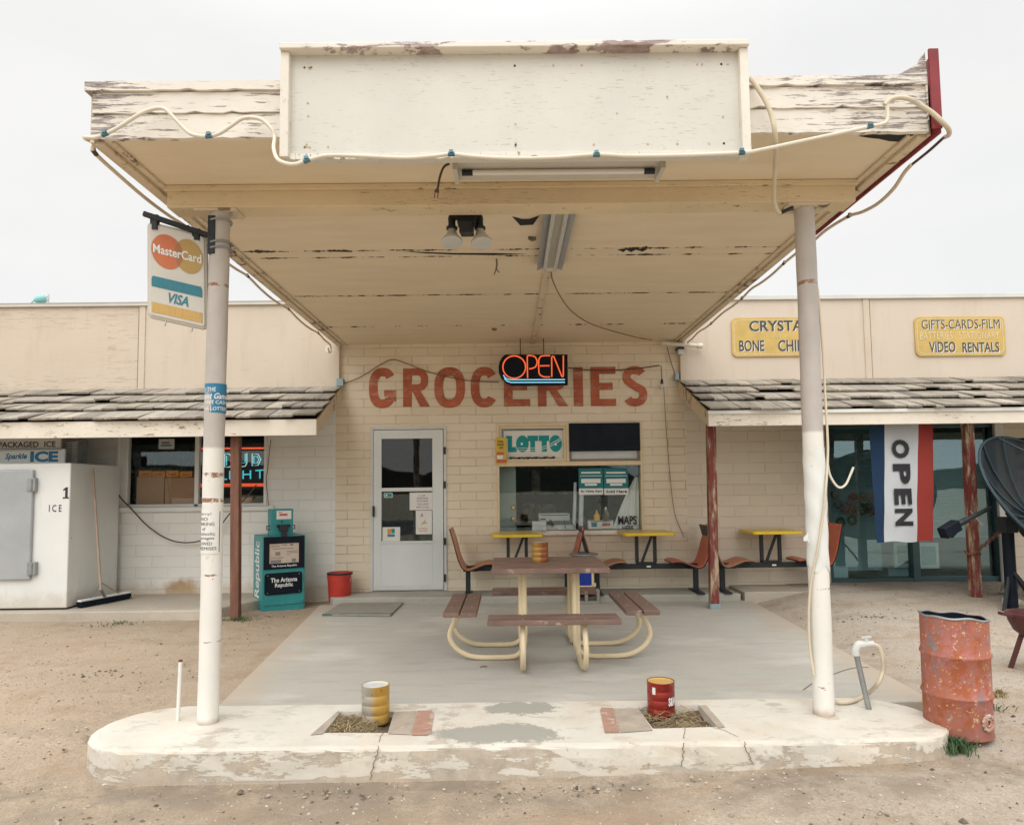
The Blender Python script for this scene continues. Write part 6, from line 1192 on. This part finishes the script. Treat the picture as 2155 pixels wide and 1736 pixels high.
for px, lb in (((1882, 1140, 1918, 1194), 'framed print leaning behind storefront glass left of the mullion'), ((1932, 1142, 1976, 1196), 'framed print leaning behind storefront glass right of the mullion')):
    r = R(*px, .22); t = thing('framed_print', lb, 'picture', ((r[0]+r[1])/2, .22, r[2])); m = MB(); m.rect(r, .22, .25); part('frame', m, M['white_plain'], t); m = MB(); m.box(r[0]+.04, r[1]-.04, .216, .2195, r[2]+.05, r[3]-.05); part('picture', m, M['room_teal'], t)
r = R(1745, 1190, 1785, 1218, .25); m = MB(); m.rect(r, .25, .5); solo('carton', m, M['blind'], 'pale blue carton on the floor inside left storefront pane', 'box', bevel=.004)
r = R(1870, 1196, 1912, 1222, .6); m = MB(); m.rect(r, .6, .9); solo('carton', m, M['blind'], 'pale carton inside storefront below framed prints', 'box', bevel=.004)
hp_ = Vector((flagx(1862), Yf-.01, zb_f))
note('wall_poster', (2138, 922, 2175, 958), 'dark poster with orange bottle shape on right end wall', 'poster', -.01, [('orange_shape', 'card_orange', blk((.2, .05, .6, .55), (.32, .55, .48, .75)))], 'navy_black'); note('wall_poster', (2140, 972, 2175, 1012), 'white and red price poster on right end wall', 'poster', -.01, [('red_print', 'ink_red', blk((.1, .6, .9, .9), (.1, .1, .5, .2)))])
# satellite dish
ax = Vector((.30, -.75, .59)).normalized(); e1 = ax.cross(Vector((0, 0, 1))).normalized(); e2 = ax.cross(e1).normalized(); dc = A(2222, 1056, -1.75); Rd = .86
t = thing('satellite_dish', 'large black mesh satellite dish on tripod post at right edge', 'satellite dish', (A(2116, 1265, -1.75).x, -1.75, .06))
m = MB(); m.grid(lambda u, v: dc+(e1*math.cos(u*2*math.pi)+e2*math.sin(u*2*math.pi))*Rd*(.06+.94*v)+ax*(.30*((.06+.94*v)**2-1)), 48, 8); part('reflector', m, M['dish'], t, smooth=True)
m = MB(); m.tube([dc+(e1*math.cos(a)+e2*math.sin(a))*Rd+ax*.01 for a in [2*math.pi*i/48 for i in range(48)]], .014, 6, True); part('rim', m, M['dish_rim'], t)
for i in range(12):
    a = 2*math.pi*i/12; rd = e1*math.cos(a)+e2*math.sin(a); m = MB(); m.tube([dc+rd*Rd*v+ax*(.30*(v*v-1)+.018) for v in (.08, .3, .5, .7, .85, 1)], .011, 5); part('rib', m, M['dish_rim'], t)
foc = dc+ax*.42; m = MB(); m.tube([foc, foc-ax*.12], .05, 12); part('feed_horn', m, M['dark_metal'], t)
for i in range(3): a = 2*math.pi*i/3+.6; m = MB(); m.tube([dc+(e1*math.cos(a)+e2*math.sin(a))*Rd, foc-ax*.06], .010, 6); part('feed_strut', m, M['dish_rim'], t)
bk = dc-ax*.32; pt = A(2120, 1108, -1.75); m = MB(); m.bar(bk, bk-ax*.1, .3, .3); m.bar(bk-ax*.05, pt, .12, .1); m.bar(pt+Vector((.0, 0, .1)), pt-Vector((0, 0, .06)), .13, .13, (0, 1, 0)); part('mount', m, M['dark_metal'], t, .006)
gb = gz(pt.x, -1.75); m = MB(); m.tube([pt, (pt.x, -1.75, gb-.05)], .055, 16); part('post', m, M['navy_black'], t, smooth=True)
for dx, dy in ((-.16, -.1), (.34, .1), (.1, -.4)): m = MB(); m.tube([(pt.x, -1.75, gb+.42), (pt.x+dx, -1.75+dy, gb-.03)], .018, 6); part('stay', m, M['black'], t)
m = MB(); a_, b_ = A(2085, 1068, -1.8), A(1993, 1115, -1.95); m.tube([a_, a_+(b_-a_)*.62], .022, 8); m.tube([a_+(b_-a_)*.55, b_], .032, 8); part('actuator_arm', m, M['dark_metal'], t); m = MB(); m.bar(b_+Vector((.12, .03, .05)), b_+Vector((-.06, -.02, -.035)), .10, .11); m.bar(b_+Vector((.12, .03, .02)), b_+Vector((.02, 0, -.06)), .05, .06); part('motor', m, M['navy_black'], t, .01)
m = MB(); m.tube([A(2042, 1075, -1.8), A(2068, 1105, -1.8)], .007, 6); part('brace_rod', m, M['tin'], t)
# chain
t = thing('rusty_chain', 'rusty chain tying the dish post to the red awning post', 'chain', A(2060, 1160, -1.3)); Pc = cr([A(2090, 1132, -1.45), A(2105, 1118, -1.6), A(2118, 1112, -1.69)][::-1]+[A(2072, 1146, -1.35), A(2054, 1160, -1.22)], 8); m = MB()
L_acc = 0
for i in range(0, len(Pc)-2, 2):
    p, q2 = Pc[i], Pc[i+2]; c = (p+q2)/2; d = (q2-p).normalized(); s = d.orthogonal().normalized() if (i//2) % 2 else d.cross(d.orthogonal()).normalized(); hl_ = (q2-p).length*.72
    m.tube([c+d*hl_*math.cos(a)+s*.017*math.sin(a) for a in [2*math.pi*k/10 for k in range(10)]], .006, 5, True)
pp_ = A(2047, 1163, -1.15); m.tube([(pp_.x+.068*math.cos(a), -1.15+.068*math.sin(a), pp_.z+.012*math.sin(3*a)) for a in [2*math.pi*k/20 for k in range(20)]], .015, 6, True); part('links', m, M['rust_chain'], t)
# oil drum
p = A(2018, 1560, -4.82); dx_, dy_ = p.x, -4.82; zb_ = A(2018, 1562, -4.99).z; zb_ = max(zb_, gz(dx_, dy_)-.02); r = .173; h = A(2018, 1303, -4.95).z-zb_
t = thing('oil_drum', 'rusty orange and pink oil drum with crushed rim beside right island end', 'oil drum', (dx_, dy_, zb_)); t.rotation_euler = (math.radians(1.0), 0, 0)
def wob(i, a, rr, zz): k = zz/h; return (rr*(1+.012*k*k*math.sin(2*a+.6)+.006*k*math.sin(5*a)), zz+(.004*math.sin(3*a)+.004*math.sin(7*a+1)+.016*math.cos(a+2.6))*max(0, k-.75)/.25)
prof = [(.001, 0), (r*.98, .0), (r*1.02, .006), (r, .02)]
for f in (.345, .685): prof += [(r, h*f-.016), (r*1.03, h*f-.009), (r*1.048, h*f-.002), (r*1.048, h*f+.002), (r*1.03, h*f+.009), (r, h*f+.016)]
prof += [(r, h*.85), (r, h-.012), (r*1.03, h-.006), (r*1.03, h), (r*.985, h-.003)]; m = MB(); m.lathe(prof, (0, 0, 0), 48, wob); part('shell', m, M['drum'], t, smooth=True, local=True)
m = MB(); m.lathe([(r*.985, h-.003), (r*.965, h*.85), (r*.96, .1), (.001, .1)], (0, 0, 0), 48, wob); part('inside', m, M['navy_black'], t, smooth=True, local=True)
m = MB(); m.lathe([(r*1.03, h-.008), (r*1.045, h-.003), (r*1.03, h+.004), (r*.99, h+.001)], (0, 0, 0), 48, wob); part('rim', m, M['steel_dull'], t, smooth=True, local=True)
m = MB(); a = math.radians(-90+21); n_ = Vector((math.cos(a), math.sin(a), 0)); c = n_*(r+.006)+Vector((0, 0, .105)); tt_ = Vector((-math.sin(a), math.cos(a), 0)); m.tube([c+(tt_*math.cos(x)+Vector((0, 0, 1))*math.sin(x))*(.040 if k % 2 else .036) for k, x in enumerate([2*math.pi*k/24 for k in range(24)])], .010, 6, True); m.tube([c+(tt_*math.cos(x)+Vector((0, 0, 1))*math.sin(x))*.02 for x in [2*math.pi*k/16 for k in range(16)]], .006, 6, True); part('bung', m, M['pink_paint'], t, local=True)
# standpipe with hose
b = Z(1830, 1493, 0); y_ = b.y; e = A(1800, 1368, y_); t = thing('standpipe', 'grey leaning water standpipe with tap on right end of island', 'standpipe', (b.x, y_, 0)); m = MB(); m.tube([(b.x, y_, -.02), e], .0165, 10); part('pipe', m, M['steel_dull'], t, smooth=True)
m = MB(); e2_ = A(1806, 1357, y_); e3 = A(1838, 1354, y_); m.tube(cr([e-Vector((0, 0, .03)), e, e2_, e2_+Vector((.03, 0, .003))], 5), .025, 10); m.tube([e2_+Vector((.02, 0, .003)), e3], [.02, .017], 10); vv = A(1823, 1355, y_); m.tube([vv, vv+Vector((0, 0, .035))], .012, 8); m.bar(vv+Vector((-.03, 0, .04)), vv+Vector((.03, 0, .044)), .016, .01); part('tap', m, M['pale_metal'], t)
hose('garden_hose', [A(px, py, y_+dy) for px, py, dy in ((1836, 1355, 0), (1850, 1362, 0), (1858, 1385, 0), (1858, 1412, .02), (1846, 1440, .02))]+[Z(px, py, .022) for px, py in ((1822, 1462), (1795, 1474), (1770, 1477), (1752, 1474))], .0135, 'hose', 'tan garden hose looping from standpipe tap to foot of right column', cat='hose')
# stub pipe
b = Z(374, 1517, 0); e = A(380, 1392, b.y); t = thing('stub_pipe', 'thin white upright pipe stub on left end of island', 'pipe', (b.x, b.y, 0)); m = MB(); m.tube([(b.x, b.y, -.01), e], .0115, 10); part('pipe', m, M['white_paint'], t, smooth=True); m = MB(); m.tube([e, e+Vector((0, 0, .012))], .0118, 10); part('open_end', m, M['rust_chain'], t)
# barbecue at the right edge
y_ = -3.7; c = A(2180, 1302, y_); zb_ = gz(c.x, y_); t = thing('barbecue', 'dark red barbecue bowl on legs cut off by the right picture edge', 'barbecue', (c.x, y_, zb_)); rb = .2; zt2 = A(2150, 1296, y_).z
m = MB(); m.lathe([(.001, -.17), (rb*.5, -.16), (rb*.8, -.11), (rb*.96, -.04), (rb, 0), (rb*1.04, .0), (rb*1.04, .02), (rb*.97, .02), (rb*.9, -.05), (.001, -.12)], (c.x+.02, y_, zt2), 28); part('bowl', m, M['grill_red'], t, smooth=True)
m = MB(); m.bar(A(2105, 1290, y_), A(2150, 1300, y_), .06, .022); part('handle', m, M['grill_red'], t, .004)
for a in (2.6, 4.3, .6): m = MB(); m.bar((c.x+.02+.1*math.cos(a), y_+.1*math.sin(a), zt2-.12), (c.x+.02+.19*math.cos(a), y_+.19*math.sin(a), zb_-.02), .04, .03); part('leg', m, M['grill_red'], t)
m = MB(); p = Z(1010, 1403, .004); m.tube([p, p+Vector((.03, .004, .006)), p+Vector((.055, -.003, .003))], .004, 5); solo('twig', m, M['post_bare'], 'tiny dark twig lying on the slab left of picnic table legs', 'twig')
# rocks
def rock(label, px, py, y, s, mat='rock'):
    p = A(px, py, y); m = MB()
    m.lathe([(.001, 0), (s*.9, .0), (s*1.1, s*.35), (s*.85, s*.8), (s*.35, s*1.05), (.001, s*1.05)], (p.x, y, gz(p.x, y)-.03), 12, lambda i, a, r_, z_: (r_*(1+.3*math.sin(2*a+i)+.15*math.sin(5*a+i*2)), z_*(1+.15*math.sin(3*a)))); solo('rock', m, M[mat], label, 'rock', smooth=False)
rock('pale cream rock at foot of the satellite dish post', 2132, 1262, -1.5, .085); rock('grey rock pile lump behind the satellite dish post', 2143, 1240, -1.0, .14, 'concrete_block')
# ---- weeds, dry grass, gravel
def clump(label, x, y, n_, h, sp, mat='weed', z=None):
    m = MB(); z0 = gz(x, y)-.01 if z is None else z
    for i in range(n_):
        a = rnd.uniform(0, 6.28); d = abs(rnd.gauss(0, sp)); bx_, by_ = x+d*math.cos(a), y+d*math.sin(a); hh_ = h*rnd.uniform(.3, 1); w_ = .0024; le = Vector((rnd.uniform(-1, 1), rnd.uniform(-1, 1), 0))*hh_*.7; sd_ = Vector((math.cos(a*3), math.sin(a*3), 0))*w_
        p = Vector((bx_, by_, z0)); mid = p+le*.4+Vector((0, 0, hh_*.7)); tip = p+le+Vector((0, 0, hh_)); m.add([p-sd_, p+sd_, mid+sd_*1.6, mid-sd_*1.6, tip], [(0, 1, 2, 3), (3, 2, 4)])
    return m
for lb, px, py, y, n_, h, sp in (('green weed clump at the foot of the oil drum', 2008, 1583, -5.0, 520, .075, .05), ('sparse green weeds between brown post and newspaper box', 500, 1290, -1.28, 160, .05, .11), ('low weeds growing along edge of left sidewalk', 250, 1308, -1.36, 90, .04, .16), ('tiny weed right of the oil drum foot', 2090, 1545, -4.5, 50, .05, .04)):
    p = A(px, py, y); solo('weed_clump', clump(lb, p.x, y, n_, h, sp), M['weed'], lb, 'weed')
for lb, px, py, y, n_, h, sp, mt in (('dry straw coloured weed clump between the oil drum and barbecue', 2105, 1500, -4.3, 160, .06, .022, 'straw'), ('dry straw coloured weeds at foot of the far right awning post', 2062, 1262, -1.1, 130, .06, .025, 'straw'), ('dry straw coloured weeds beside the concrete side step', 1720, 1268, -.72, 130, .05, .025, 'straw')):
    p = A(px, py, y); solo('weed_clump', clump(lb, p.x, y, n_, h, sp), M[mt], lb, 'weed')
m = MB()
for h, n_ in ((h1, 520), (h2, 240)):
    mn = (min(p.x for p in h)+.02, max(p.x for p in h)-.04, min(p.y for p in h)+.02, max(p.y for p in h)-.04)
    for i in range(n_):
        x = rnd.uniform(mn[0], mn[1] if h is h2 else mn[0]+(mn[1]-mn[0])*.8); y = rnd.uniform(mn[2], mn[3]); a = rnd.uniform(0, 6.28); L_ = rnd.uniform(.02, .07); z = -.035+rnd.uniform(0, .035); d = Vector((math.cos(a), math.sin(a), rnd.uniform(-.3, .5)))*L_; p = Vector((x, y, z)); q = p+d
        q.x = min(max(q.x, mn[0]-.01), mn[1]+.01); q.y = min(max(q.y, mn[2]), mn[3]); m.tube([p, q], .0022, 3)
tag(part('dry_grass', m, M['straw'], None), kind='stuff', label='dry straw lying in the two planter holes of the island')
m = MB()
def stone(x, y, s, tone):
    z = gz(x, y)+bumps(x, y); m.cur = tone; o = [Vector((math.cos(k*1.57+s*900), math.sin(k*1.57+s*900), 0))*s*rnd.uniform(.7, 1.3) for k in range(4)]
    b_ = Vector((x, y, z+s*.15)); m.add([b_+p for p in o]+[b_+Vector((0, 0, s*rnd.uniform(.5, .9))), b_-Vector((0, 0, s*.6))], [(0, 1, 4), (1, 2, 4), (2, 3, 4), (3, 0, 4), (1, 0, 5), (2, 1, 5), (3, 2, 5), (0, 3, 5)])
cnt = 0
while cnt < 9000:
    y = -7.6+7.5*rnd.random()**1.0; ww = (y+8.93)*.78+.3; x = rnd.uniform(-ww, ww)
    if (-2.32 < x < 2.9 and y > -4.4) or (-2.52 < x < 2.56 and -5.16 < y < -4.3) or (x < -2.9 and y > -1.3) or (x > 2.75 and x < 3.65 and y > -.62): continue
    s = min(.016, abs(rnd.gauss(0, .0042))+.0022)*(1 if rnd.random() > .012 else 1.6); k = rnd.random(); tn = (.10, .085, .07) if k < .10 else ((.50, .45, .38) if k < .22 else mul((.40, .33, .25), rnd.uniform(.7, 1.2)))
    stone(x, y, s, tn); cnt += 1
for x0, y0, n_ in ((1.15, -5.9, 60), (1.6, -5.8, 30), (-1.9, -5.6, 40), (-3.2, -3.5, 60), (3.4, -4.6, 50), (-4.2, -1.45, 70), (-2.75, -1.0, 60), (3.6, -2.0, 80), (.2, -5.35, 60), (-.9, -5.35, 50)):
    for i in range(n_): x, y = x0+rnd.gauss(0, .22), y0+rnd.gauss(0, .06); (stone(x, y, abs(rnd.gauss(0, .006))+.003, (.16, .13, .10) if rnd.random() < .6 else (.4, .34, .27)) if not (-2.3 < x < 2.9 and y > -5.16) else None)
tag(part('gravel', m, M['stone'], None), kind='stuff', label='loose small stones scattered over the dirt yard')
